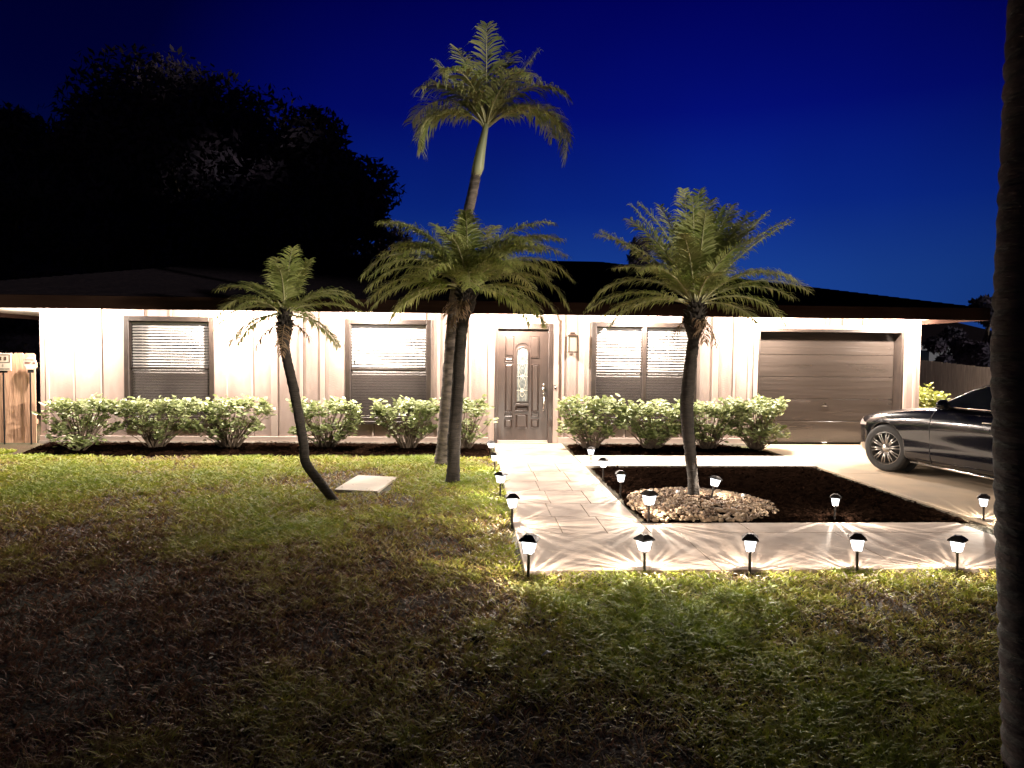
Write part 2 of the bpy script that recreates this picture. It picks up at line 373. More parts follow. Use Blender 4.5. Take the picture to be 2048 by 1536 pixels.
# fallen leaves and bits of litter scattered on the lawn
b = MB()
for k in range(1300):
    y = random.uniform(2.9, 11.3); x = random.uniform(-.66*y, .38 if y > 5.4 else .6*y)
    if k > 900: x = random.uniform(.5, 3.9); y = random.gauss(5.30, .13)
    elif k > 640: y = random.uniform(5.4, 9.5); x = random.gauss(.24, .10)
    if (x > .36 and y > 5.42) or x > .66*y: continue
    a = random.uniform(0, 6.28); l = random.uniform(.010, .026); z = random.uniform(.03, .05); t = random.uniform(-.015, .015)
    dx, dy = math.cos(a)*l, math.sin(a)*l
    b.add([(x-dx, y-dy, z-t), (x+dy*.4, y-dx*.4, z+.004), (x+dx, y+dy, z+t), (x-dy*.4, y+dx*.4, z+.003)], [(0, 1, 2, 3)])
tag(b.build('fallen_leaves', mat('dry_leaf', (.34, .25, .15), .7, col2=(.50, .42, .30), scale=3)), 'small dry leaves scattered over the lawn', 'leaves', kind='stuff')
# one pale fallen frond bit in the foreground grass
p = G(1094, 1308, .03); b = MB(); b.tube([p+Vector((-.03, -.02, 0)), p+Vector((0, 0, .012)), p+Vector((.025, .015, .004))], [.004, .009, .003], 6)
tag(b.build('litter_scrap', M['white']), 'small pale curled scrap lying alone in the dark foreground grass', 'litter')

# ================================================================ HOUSE
H = empty('house', (0, YW, 0), 0, 'long single storey house with cream batten siding, low dark hip roof and brown front door', 'house')
HO = (0, YW, 0)
XL, XR = -7.52, 8.28
ZS, ZF = 2.412, 2.53            # soffit and fascia top
RXL, RXR, RY0, RY1 = -10.2, 9.15, YW-.58, YW+11.4
DEPTH = 10.6
def wx(px, py=760): return W(px, py, YW).x
def wz(py, px): return W(px, py, YW).z
win = [ (wx(249), wx(429), wz(846, 340), wz(633, 340)), (wx(691), wx(862), wz(844, 776), wz(639, 776)), (wx(1182), wx(1393), wz(848, 1290), wz(645, 1290)) ]
dor = (wx(989), wx(1106), .03, wz(647, 1048))
gar = (wx(1514), wx(1806), .026, wz(659, 1660))
ops = win[:2]+[dor, win[2], gar]
b = MB(); x = XL
for (a, c, z0, z1) in ops:
    b.box(x, a, YW, YW+.14, .0, ZS); b.box(a, c, YW, YW+.14, z1, ZS)
    if z0 > .2: b.box(a, c, YW, YW+.14, .0, z0)
    x = c
b.box(x, XR, YW, YW+.14, 0, ZS)
b.box(XL, XL+.14, YW+.14, YW+DEPTH, 0, ZS); b.box(XR-.14, XR, YW+.14, YW+DEPTH, 0, ZS); b.box(XL, XR, YW+DEPTH, YW+DEPTH+.14, 0, ZS)
b.build('wall', M['wall'], H, off=HO)
# battens and seams
b = MB()
def blocked(x, z):
    return any(a-.02 < x < c+.02 and z0 < z < z1 for a, c, z0, z1 in ops)
SEAMS = (148, 203, 505, 549, 603, 645, 693, 746, 798, 849, 978, 1126, 1203, 1250, 1430, 1468, 1653, 1724, 1769, 288, 343)
for px, wd in ((96, .05), (148, .02), (203, .02), (288, .02), (343, .02), (402, .02), (454, .02), (505, .028), (549, .10), (603, .045), (645, .07), (693, .02), (746, .02), (798, .02), (849, .02), (877, .03), (940, .025),
               (978, .03), (1030, .02), (1126, .03), (1162, .085), (1203, .02), (1250, .02), (1310, .02), (1360, .02), (1430, .10), (1468, .03), (1497, .03), (1515, .02), (1653, .02), (1685, .02), (1724, .02), (1769, .02), (1828, .05)):
    x = wx(px); x0, x1 = x-wd/2-.004, x+wd/2+.004
    op = [o for o in ops if o[0]-.03 < x < o[1]+.03]
    for za, zb_ in ([(.14, ZS-.001)] if not op else [(op[0][3]+(.08 if op[0][2] < .3 else .004), ZS-.001)]+([(.14, op[0][2]-.04)] if op[0][2] > .3 else [])):
        if op and za > ZS-.05: continue
        b = MB(); b.box(x0, x1, YW-.020, YW-.001, za, zb_, 0, .003); b.build('batten', M['trim'], H, off=HO)
        if px in SEAMS: b = MB(); b.box(x1+.001, x1+.011, YW-.009, YW-.0012, za+.001, zb_-.001); b.build('seam', M['seam'], H, off=HO)
b = MB()
for x0, x1 in ((XL-.012, dor[0]-.10), (dor[1]+.10, gar[0]-.10), (gar[1]+.09, XR+.012)): b.box(x0, x1, YW-.03, YW-.001, .05, .138, 0, .004)
b.box(dor[0]-.095, dor[0], YW-.028, YW-.001, .04, dor[3]+.075, 0, .004); b.box(dor[1], dor[1]+.095, YW-.028, YW-.001, .04, dor[3]+.075, 0, .004)
b.box(dor[0]+.001, dor[1]-.001, YW-.028, YW-.001, dor[3]+.001, dor[3]+.073, 0, .004)
b.box(gar[0]-.075, gar[0], YW-.028, YW-.001, .03, gar[3]+.05, 0, .004); b.box(gar[1], gar[1]+.06, YW-.028, YW-.001, .03, gar[3]+.05, 0, .004)
b.box(gar[0]+.001, gar[1]-.001, YW-.028, YW-.001, gar[3]+.001, gar[3]+.048, 0, .004)
b.build('wall_trim', M['trim'], H, off=HO)
b = MB(); b.box(XL-.02, dor[0]-.1, YW-.045, YW-.002, -.02, .048); b.box(dor[1]+.1, gar[0]-.1, YW-.045, YW-.002, -.02, .048)
b.build('foundation_strip', M['base'], H, off=HO)
# roof (low hip), fascia, soffit
rz = 3.99; ry = (RY0+RY1)/2; hip = (RY1-RY0)/2
A = (RXL, RY0, ZF); B_ = (RXR, RY0, ZF); C_ = (RXR, RY1, ZF); D_ = (RXL, RY1, ZF); E_ = (RXL+hip, ry, rz); F_ = (RXR-hip, ry, rz)
b = MB(); b.add([A, B_, C_, D_, E_, F_], [(0, 1, 5, 4), (1, 2, 5), (2, 3, 4, 5), (3, 0, 4)])
# overlapping shingle courses on the front and right slopes
for k in range(46):
    t = k/46; t2 = (k+1.05)/46
    y0 = RY0+(ry-RY0)*t; y1 = RY0+(ry-RY0)*t2; z0 = ZF+(rz-ZF)*t; z1 = ZF+(rz-ZF)*t2
    xa, xb = RXL+hip*t, RXR-hip*t; xa2, xb2 = RXL+hip*t2, RXR-hip*t2
    b.add([(xa, y0, z0+.014), (xb, y0, z0+.014), (xb2, y1, z1+.003), (xa2, y1, z1+.003), (xa, y0, z0+.001), (xb, y0, z0+.001)], [(0, 1, 2, 3), (4, 5, 1, 0)])
b.build('roof', M['roof'], H, off=HO)
b = MB()
b.box(RXL, RXR, RY0-.025, RY0-.001, ZS-.089, ZF+.012, 0, .004)
b.box(RXL-.024, RXL, RY0, RY1, ZS-.089, ZF+.012); b.box(RXR, RXR+.024, RY0, RY1, ZS-.089, ZF+.012)
b.box(RXL, RXR, RY1, RY1+.024, ZS-.089, ZF+.012)
b.build('fascia', M['fascia'], H, off=HO)
b = MB(); b.box(RXL, RXR, RY0, RY1, ZS+.001, ZS+.03)
b.build('soffit', M['soffit'], H, off=HO)
b = MB(); b.box(XL+.15, XR-.15, YW+1.4, YW+1.43, .0, ZS-.01); b.box(XL+.15, gar[0]-.15, YW+.15, YW+1.39, .0, .02)
b.build('interior_wall', M['room'], H, off=HO)

# windows
def window(i, op, rail_py, px, tilt, n_sash=1):
    a, c, z0, z1 = op; fw = .085
    zr = wz(rail_py, px)
    b = MB()
    y0, y1 = YW-.022, YW+.10
    b.box(a, a+fw, y0, y1, z0, z1, 0, .005); b.box(c-fw, c, y0, y1, z0, z1, 0, .005)
    b.box(a+fw, c-fw, y0, y1, z1-fw, z1, 0, .005); b.box(a+fw, c-fw, y0, y1, z0, z0+fw, 0, .005)
    f = b.build('window', M['bronze'], H, off=HO)
    b = MB(); b.box(a-.03, c+.03, YW-.05, YW-.0225, z0-.035, z0+.015, 0, .005); b.build('sill', M['bronze'], f, off=HO)
    xs = [a+fw, c-fw] if n_sash == 1 else [a+fw, (a+c)/2-.035, (a+c)/2+.035, c-fw]
    if n_sash == 2:
        q = MB(); q.box((a+c)/2-.035, (a+c)/2+.035, y0+.004, y1, z0+fw+.0005, z1-fw-.0005, 0, .005); q.build('mullion', M['bronze'], f, off=HO)
    for k in range(n_sash):
        u, v = xs[2*k], xs[2*k+1]
        q = MB()
        for (X0, X1, Z0, Z1) in ((u+.001, u+.018, zr, z1-fw-.001), (v-.018, v-.001, zr, z1-fw-.001), (u+.018, v-.018, z1-fw-.018, z1-fw-.001)):
            q.box(X0, X1, YW+.02, YW+.05, Z0, Z1)
        q.build('sash', M['bronze'], f, off=HO)
        q = MB(); q.box(u+.001, v-.001, YW+.005, YW+.052, zr-.030, zr-.001, 0, .003); q.build('meeting_rail', M['bronze'], f, off=HO)
        q = MB(); q.box(u+.001, v-.001, YW+.012, YW+.05, z0+fw+.001, z0+fw+.03, 0, .003); q.build('bottom_rail', M['bronze'], f, off=HO)
        q = MB(); q.box(u+.018, v-.018, YW+.034, YW+.037, zr, z1-fw-.018); q.box(u+.001, v-.001, YW+.060, YW+.063, z0+fw+.031, zr-.031)
        q.build('pane', M['glass'], f, off=HO)
        q = MB(); q.box(u+.002, v-.002, YW+.020, YW+.022, z0+fw+.031, zr-.031); q.build('insect_screen', M['screen'], f, off=HO)
        # venetian blind behind the glass
        q = MB(); pitch = .0505; sw = .050; yb = YW+.112
        z = z1-fw-.035; q.box(u+.01, v-.01, yb-.03, yb+.03, z1-fw-.045, z1-fw+.01)
        jj = 0
        while z > z0+fw:
            tt = tilt+random.uniform(-.035, .035); dy, dz = math.cos(tt)*sw/2, math.sin(tt)*sw/2; sag = random.uniform(-.002, .002); nn = 6
            vs = []; 
            for s_ in range(nn+1):
                X = u+.012+(v-u-.024)*s_/nn; zz = z+sag*math.sin(math.pi*s_/nn)
                vs += [(X, yb-dy, zz-dz), (X, yb, zz+.003), (X, yb+dy, zz+dz)]
            fs = [(s_*3+r_, s_*3+3+r_, s_*3+4+r_, s_*3+1+r_) for s_ in range(nn) for r_ in (0, 1)]
            q.add(vs, fs); z -= pitch; jj += 1
        for X in (u+(v-u)*.14, u+(v-u)*.5, u+(v-u)*.86): q.box(X-.002, X+.002, yb-.031, yb-.029, z0+fw, z1-fw)
        q.build('blind', M['blind'], f, off=HO)
    # fixings
    return f
w1 = window(0, win[0], 734, 340, R(52)); w2 = window(1, win[1], 737, 776, R(56)); w3 = window(2, win[2], 743, 1290, R(47), 2)
w1['label'] = 'window with half open white blinds'; w2['label'] = 'window with closed white blinds'; w3['label'] = 'wide double window with white blinds'
# sticker in the corner of the double window, blind pull on the middle one
b = MB(); p = W(1210, 660, YW); b.prism([(p.x+.035*math.cos(R(22.5+45*k)), p.z+.035*math.sin(R(22.5+45*k))) for k in range(8)], YW+.029, YW+.033); b.build('sticker', M['signw'], w3, off=HO)
b = MB(); p = W(709, 724, YW); b.box(p.x-.012, p.x+.012, YW+.025, YW+.033, p.z-.04, p.z+.04); b.build('catch', M['dark'], w2, off=HO)

# front door
DYF = YW+.03                     # door leaf face
b = MB(); a, c, z0, z1 = dor; fj = .058
b.box(a+.001, a+fj, YW-.034, YW+.13, z0+.01, z1-.001, 0, .005); b.box(c-fj-.03, c-.001, YW-.034, YW+.13, z0+.01, z1-.001, 0, .005); b.box(a+fj, c-fj-.03, YW-.034, YW+.13, z1-.10, z1-.001, 0, .005)
b.build('door_frame', M['door'], H, off=HO)
lx0, lx1, lz0, lz1 = a+fj+.003, c-fj-.033, z0+.05, z1-.103
b = MB(); b.box(lx0, lx1, DYF, DYF+.05, lz0, lz1)
D = b.build('front_door', M['door'], H, off=HO)
def dxp(px): return W(px, 760, DYF).x
def dzp(py): return W(1045, py, DYF).z
def molding(b, x0, x1, za, zb, t=.016, y=DYF):
    # raised picture-frame moulding with a sloping profile and a raised field
    for (o, i, h0, h1) in ((0, t*.5, 0, .013), (t*.5, t, .013, .002)):
        P0 = [(x0+o, za+o), (x1-o, za+o), (x1-o, zb-o), (x0+o, zb-o)]; P1 = [(x0+i, za+i), (x1-i, za+i), (x1-i, zb-i), (x0+i, zb-i)]
        b.add([(x_, y-h0, z_) for x_, z_ in P0]+[(x_, y-h1, z_) for x_, z_ in P1], [(k, (k+1) % 4, 4+(k+1) % 4, 4+k) for k in range(4)])
    j = t*1.9
    P0 = [(x0+t, za+t), (x1-t, za+t), (x1-t, zb-t), (x0+t, zb-t)]; P1 = [(x0+j, za+j), (x1-j, za+j), (x1-j, zb-j), (x0+j, zb-j)]
    if x1-x0 > 2.4*j and zb-za > 2.4*j:
        b.add([(x_, y-.002, z_) for x_, z_ in P0]+[(x_, y-.012, z_) for x_, z_ in P1], [(k, (k+1) % 4, 4+(k+1) % 4, 4+k) for k in range(4)]+[(4, 5, 6, 7)])
b = MB()
L0, L1, Rr0, Rr1 = dxp(1010), dxp(1025), dxp(1063), dxp(1078)
molding(b, L0, L1+.03, dzp(714), dzp(672)); molding(b, Rr0-.03, Rr1, dzp(716), dzp(672))
molding(b, L0-.01, L1+.01, dzp(725), dzp(714.5), .02); 
molding(b, L0, L1, dzp(824), dzp(728)); molding(b, Rr0, Rr1, dzp(824), dzp(728))
molding(b, L0-.005, L1+.005, dzp(834), dzp(825), .02); molding(b, Rr0-.005, Rr1+.005, dzp(834), dzp(825), .02)
molding(b, L0-.005, L1+.005, dzp(856), dzp(838)); molding(b, Rr0-.005, Rr1+.005, dzp(856), dzp(838))
cx = (dxp(1033)+dxp(1056))/2; molding(b, dxp(1030), dxp(1058), dzp(823), dzp(812), .02); molding(b, dxp(1032), dxp(1056), dzp(856), dzp(828))
b.box(cx-.115, cx+.115, DYF-.03, DYF-.0005, dzp(811), dzp(807), 0, .004)
b.build('door_panel', M['door'], D, off=HO)
# arched light and its mouldings
def arch(hw, zb, zt, n=12): # polygon of half width hw between zb and top zt
    P = [(cx-hw, zb), (cx+hw, zb)]
    for k in range(n+1):
        an = math.pi*k/n; P.append((cx+hw*math.cos(an), zt-hw+hw*math.sin(an)))
    return P
def ring(b, o, i, y0, y1):
    n = len(o); vs = [(x_, y0, z_) for x_, z_ in o]+[(x_, y1, z_) for x_, z_ in i]+[(x_, DYF, z_) for x_, z_ in i]+[(x_, DYF, z_) for x_, z_ in o]
    fs = []
    for k in range(n):
        k2 = (k+1) % n; fs += [(k, k2, n+k2, n+k), (n+k, n+k2, 2*n+k2, 2*n+k), (k, 3*n+k, 3*n+k2, k2)]
    b.add(vs, fs)
zb, zt = dzp(805), dzp(692)
b = MB(); ring(b, arch(.155, zb, dzp(684)), arch(.138, zb+.01, dzp(684)-.017), DYF-.014, DYF-.014); ring(b, arch(.118, zb, zt), arch(.098, zb+.02, zt-.02), DYF-.016, DYF-.022); b.build('arch_moulding', M['door'], D, off=HO)
b = MB(); b.prism(arch(.097, zb+.021, zt-.021), DYF-.007, DYF-.002); gl = b.build('glass_panel', M['doorglass'], D, off=HO)
b = MB()
def bar(x0, za, x1, zb_, r_=.0035): b.tube([(x0, DYF-.009, za), (x1, DYF-.009, zb_)], r_, 5)
zs_ = [dzp(q) for q in (727, 753, 781)]
for k, zc in enumerate(zs_):
    bar(cx-.095, zc, cx+.095, zc, .004)
    for sg in (-1, 1):
        for dx, dz in ((.022, .016), (.034, .006), (.022, -.016)): b.ball((cx+sg*dx, DYF-.010, zc+dz), .010, 4, (1, .4, .8))
    b.ball((cx, DYF-.010, zc+.026), .012, 4, (.7, .4, 1.3)); b.ball((cx, DYF-.010, zc-.026), .012, 4, (.7, .4, 1.3))
for sg in (-1, 1):
    for (za, zc) in ((zs_[0], zs_[1]), (zs_[1], zs_[2])):
        pts = [(cx+sg*(.008+.055*math.sin(math.pi*t/6)), DYF-.009, za+(zc-za)*t/6) for t in range(7)]; b.tube(pts, .0035, 5)
    pts = [(cx+sg*(.05*math.sin(math.pi*t/6)), DYF-.009, zs_[0]+.17*t/6) for t in range(7)]; b.tube(pts, .0035, 5)
    pts = [(cx+sg*(.04*math.sin(math.pi*t/6)), DYF-.009, zs_[2]-.12*t/6) for t in range(7)]; b.tube(pts, .0035, 5)
    bar(cx+sg*.07, zb+.03, cx+sg*.07, zt-.06, .0025)
b.build('leaded_pattern', M['came'], gl, off=HO)
hx = dxp(1087.5); b = MB()
b.lathe([(.004, -.045), (.020, -.04), (.026, -.03), (.026, -.022), (.012, -.018), (.012, 0)], 14, c=(hx, DYF, dzp(769)), ax='y')
b.box(hx-.018, hx+.018, DYF-.008, DYF-.0005, dzp(784), dzp(774), 0, .003)
b.ball((hx, DYF-.012, dzp(788)), .022, 6, (1, .7, 1))
b.tube([(hx, DYF-.01, dzp(791)), (hx, DYF-.06, dzp(795)), (hx, DYF-.065, dzp(806)), (hx, DYF-.055, dzp(815)), (hx, DYF-.008, dzp(819))], [.008, .011, .014, .010, .008], 8)
b.ball((hx, DYF-.012, dzp(820)), .018, 6, (1, .7, 1)); b.build('door_handle', M['nickel'], D, True, off=HO)
b = MB(); b.box(a+fj+.001, c-fj-.031, YW-.06, YW+.07, .031, .058, 0, .004); b.box(a+fj+.004, c-fj-.034, YW-.02, DYF-.0005, .0585, .083, 0, .003); b.build('threshold', M['trim'], H, off=HO)

# garage opening and door
a, c, z0, z1 = gar
b = MB(); b.box(a+.001, a+.045, YW-.01, YW+.40, z0, z1-.001, 0, .004); b.box(c-.045, c-.001, YW-.01, YW+.40, z0, z1-.001, 0, .004); b.box(a+.045, c-.045, YW-.01, YW+.40, z1-.05, z1-.001, 0, .004)
b.build('garage_frame', M['bronze'], H, off=HO)
GY = YW+.24; b = MB(); nz_ = 5; gz1 = z1-.055; hh = (gz1-z0)/nz_
for k in range(nz_):
    za = z0+hh*k+.003; zb_ = z0+hh*(k+1)-.003; b.box(a+.05, c-.05, GY, GY+.045, za, zb_, 0, .006)
GD = b.build('garage_door', M['garage'], H, off=HO)
b = MB(); p = W(1648, 812, GY); b.tube([(p.x-.05, GY-.001, p.z), (p.x-.045, GY-.03, p.z), (p.x+.045, GY-.03, p.z), (p.x+.05, GY-.001, p.z)], .007, 6); b.lathe([(.018, -.012), (.018, 0)], 12, c=(p.x, GY, p.z+.05), ax='y')
p = W(1648, 886, GY); b.box(p.x-.05, p.x+.05, GY-.012, GY-.001, p.z-.01, p.z+.014, 0, .003); b.build('garage_handle', M['nickel'], GD, off=HO)

# wall lantern
lp = W(1145, 690, YW-.12); L = empty('wall_lantern', (lp.x, YW, 1.66+.02), 0, 'unlit square copper lantern on the wall between front door and double window', 'lantern')
hw, h = .085, .29; y0, y1 = -.20, -.03; b = MB()
for X in (-hw, hw-.014):
    for Y in (y0, y1-.014): b.box(X, X+.014, Y, Y+.014, .02, h)
b.box(-hw-.008, hw+.008, y0-.008, y1+.008, 0, .019, 0, .003); b.box(-hw-.012, hw+.012, y0-.012, y1+.012, h, h+.014, 0, .003)
ym = (y0+y1)/2; b.add([(-hw, y0, h+.014), (hw, y0, h+.014), (hw, y1, h+.014), (-hw, y1, h+.014), (-.04, ym-.04, h+.05), (.04, ym-.04, h+.05), (.04, ym+.04, h+.05), (-.04, ym+.04, h+.05)], [(0, 1, 5, 4), (1, 2, 6, 5), (2, 3, 7, 6), (3, 0, 4, 7), (4, 5, 6, 7)])
b.box(-.05, .05, -.0295, -.021, .05, .26, 0, .003); b.box(-.015, .015, -.03, -.0215, .1, .14)
b.build('lantern_frame', M['copper'], L)
b = MB(); b.box(-.042, .042, ym-.042, ym+.042, h+.051, h+.07); b.tube([(.035*math.cos(t), ym, h+.07+.045*math.sin(t)) for t in [math.pi*k/10 for k in range(11)]], .004, 6); b.build('lantern_cap', M['bronze'], L)
b = MB(); b.box(-hw+.014, hw-.014, y0+.004, y0+.007, .02, h-.001); b.box(-hw+.004, -hw+.007, y0+.0145, y1-.0145, .02, h-.001); b.box(hw-.007, hw-.004, y0+.0145, y1-.0145, .02, h-.001); b.build('pane', M['frost'], L)
b = MB(); p = W(1110.5, 774, YW-.03); b.ball((p.x, YW-.034, p.z), .03, 8, (.75, .35, 1.5)); db = b.build('doorbell', M['dark'], None, True)
tag(db, 'small oval doorbell on the trim beside the door handle', 'doorbell')
b = MB(); b.ball((p.x, YW-.043, p.z), .014, 6, (1, .35, 1)); b.build('button', M['white'], db, True)

# soffit lights
def soffit_light():
    t = empty('soffit_light'); b = MB(); b.lathe([(.075, .0), (.075, -.010), (.052, -.014)], 18); b.build('trim_ring', M['white'], t)
    b = MB(); b.lathe([(.042, -.012), (.046, -.024), (.036, -.040), (.015, -.048)], 14); b.build('bulb', M['bulb'], t, True)
    return t
proto = soffit_light(); SL = bpy.data.lights.new('soffit_lamp', 'POINT'); SL.energy = SOFFIT_W; SL.shadow_soft_size = .04; SL.color = (1, .875, .765)
lo = bpy.data.objects.new('soffit_lamp', SL); C.objects.link(lo); lo.parent = proto; lo.location = (0, 0, -.028)
labs = ['soffit light above the left end of the house, by the wooden fence', 'soffit light to the right of the leftmost window', 'soffit light above the window with closed blinds', 'soffit light above the front door',
        'soffit light above the double window', 'soffit light above the left end of the garage door', 'soffit light at the right corner of the house, past the garage door']
for i, px in enumerate((122, 455, 743, 1027, 1283, 1553, 1815)):
    t = proto if i == 0 else copy_tree(proto)
    t.location = (W(px, 632, YW-.42).x, YW-.42, ZS); tag(t, labs[i], 'ceiling light', 'lights along the front soffit')

t = copy_tree(proto); t.location = (XR+.42, YW+1.3, ZS); tag(t, 'soffit light under the side overhang past the right corner of the house', 'ceiling light', 'lights along the front soffit')
t = copy_tree(proto); t.location = (XL-.9, YW+1.9, ZS); tag(t, 'soffit light under the side overhang past the left corner, above the wooden fence', 'ceiling light', 'lights along the front soffit')
# ================================================================ SHRUBS
def leaf(b, p, d, n, l, w_):
    """rounded, slightly folded leaf from p along d"""
    s_ = d.cross(n); s_ = s_.normalized() if s_.length > 1e-4 else Vector((1, 0, 0)); n = s_.cross(d).normalized(); fo = .18*w_
    mid = [p+d*l*.0, p+d*l*.5-n*fo, p+d*l+n*(-.06*l)]
    b.add([mid[0], p+d*l*.35+s_*w_*.42, p+d*l*.75+s_*w_*.46, mid[2], p+d*l*.75-s_*w_*.46, p+d*l*.35-s_*w_*.42, mid[1]],
          [(0, 1, 6), (1, 2, 6), (2, 3, 6), (3, 4, 6), (4, 5, 6), (5, 0, 6)])
def shrub(loc, wx_, wy_, h, nb, dens, m_=None, low=.35):
    t = empty('shrub', loc); st = MB(); fo = MB()
    for k in range(nb):
        a = random.uniform(0, 6.28); rr = random.random()**.38
        tx, ty = math.cos(a)*rr*wx_, math.sin(a)*rr*wy_; tz = h*random.uniform(.80, 1.0)*(1-.05*rr)
        if random.random() < low: tz *= random.uniform(.35, .75); 
        bx, by = tx*.12+random.uniform(-.05, .05), ty*.12
        P = [Vector((bx, by, 0)), Vector((bx+(tx-bx)*.35, by+(ty-by)*.35, tz*.4)), Vector((bx+(tx-bx)*.75, by+(ty-by)*.75, tz*.75)), Vector((tx, ty, tz))]
        st.tube(P, [.009, .007, .004, .002], 5, caps=False)
        # leaf rosettes along the outer half
        for q in range(dens):
            s_ = random.uniform(.60, 1.0)**.6 if q > dens*.10 else random.uniform(.3, .6)
            i = min(int(s_*3), 2); f_ = s_*3-i; p = P[i].lerp(P[i+1], f_)
            p = p+Vector((random.gauss(0, .03), random.gauss(0, .03), random.gauss(0, .022)))
            a2 = random.uniform(0, 6.28); d = Vector((math.cos(a2), math.sin(a2), random.uniform(-.2, .9))).normalized()
            nrm = Vector((random.uniform(-.6, .6), random.uniform(-.9, .3), 1)).normalized()
            l = random.uniform(.07, .12); leaf(fo, p, d, nrm, l, l*.66)
    fo.build('foliage', m_ or M['shrub'], t); st.build('stem', M['stem'], t)
    return t
SG = 'clipped shrubs in front of the house'
specs = [(161, 95, 230, 'leafy shrub at the far left beside the wooden fence'), (312, 232, 392, 'leafy shrub under the leftmost window'), (462, 385, 535, 'leafy shrub just right of the leftmost window'),
         (650, 590, 718, 'leafy shrub right behind the curved trunk of the smallest palm'), (815, 748, 885, 'leafy shrub below the right half of the closed-blind window'), (935, 885, 982, 'leafy shrub between the two tall palm trunks and the front door'),
         (1180, 1122, 1240, 'leafy shrub just right of the front door'), (1300, 1238, 1372, 'leafy shrub under the double window'), (1412, 1365, 1470, 'leafy shrub behind the trunk of the right palm'), (1512, 1455, 1572, 'rounded leafy shrub in front of the garage door frame')]
for i, (pc, p0, p1, lab) in enumerate(specs):
    Y = 12.45; hwid = (W(p1, 850, Y).x-W(p0, 850, Y).x)/2
    hz = W(pc, 800, Y).z+.02
    t = shrub((W((p0+p1)/2, 850, Y).x, Y, .03), hwid*(1.13 if i < 6 else 1.22), .40, hz*random.uniform(.96, 1.05), int((62 if i < 6 else 84)*hwid/.55), 18, low=.30 if i < 6 else .42)
    tag(t, lab, 'shrub', SG)
# low sprigs at the foot of the hedge
t = shrub((wx(236), 12.0, .03), .45, .2, .22, 10, 10, low=.2); tag(t, 'low leafy sprig on the mulch between the two leftmost shrubs', 'shrub')
t = shrub((wx(1860)+.25, 14.3, 0), .75, .6, 1.12, 60, 26, M['shrub2'], .5); tag(t, 'bright yellow-green shrub behind the car bonnet beside the right house corner', 'shrub')

# ================================================================ PALMS
def frond(b, r_, base, az, el0, L, droop, nl, ll, lw, side_droop=.5, curve_pow=1.3, twist=0, jit=.17, mir=0):
    """arching feather frond: b leaflets mesh, r_ rachis mesh"""
    n = 14; pts = [Vector(base)]; dirs = []
    for i in range(n):
        e = el0-droop*((i+.5)/n)**curve_pow; a = az+twist*(i/n)
        d = Vector((math.cos(a)*math.cos(e), math.sin(a)*math.cos(e), math.sin(e))); dirs.append(d); pts.append(pts[-1]+d*L/n)
    dirs.append(dirs[-1])
    r_.tube(pts, [.011*(1-.85*i/n)*(L/1.2+.3) for i in range(n+1)], 5, caps=False)
    for k in range(nl):
        s_ = .14+.86*(k+.5)/nl; i = min(int(s_*n), n-1); f_ = s_*n-i; p = pts[i].lerp(pts[i+1], f_); d = dirs[i].lerp(dirs[i+1], f_).normalized()
        up = Vector((0, 0, 1)); sd = d.cross(up)
        if sd.length < .2: sd = Vector((-math.sin(az), math.cos(az), 0))
        sd.normalize(); nu = sd.cross(d).normalized()
        l = ll*(.35+.65*math.sin(math.pi*min(1, s_*.85+.12)))*random.uniform(.7, 1.15)
        for sg in (-1, 1):
            v = (d*random.uniform(.55, .8)+sd*sg*random.uniform(.75, 1)+nu*random.uniform(.0, .35)).normalized()
            v = (v+Vector((random.uniform(-jit, jit) for _ in range(3)))).normalized()
            if random.random() < .06: continue
            p0 = p; v1 = (v+Vector((0, 0, -side_droop*.4))).normalized(); v2 = (v+Vector((0, 0, -side_droop*1.5))).normalized()
            p1 = p0+v*l*.35; p2 = p1+v1*l*.35; p3 = p2+v2*l*.3
            wn = v.cross(nu+sd*.3*sg).normalized()*lw*.5
            b.add([p0-wn*.5, p0+wn*.5, p1+wn, p1-wn, p2+wn*.8, p2-wn*.8, p3], [(0, 1, 2, 3), (3, 2, 4, 5), (5, 4, 6)])
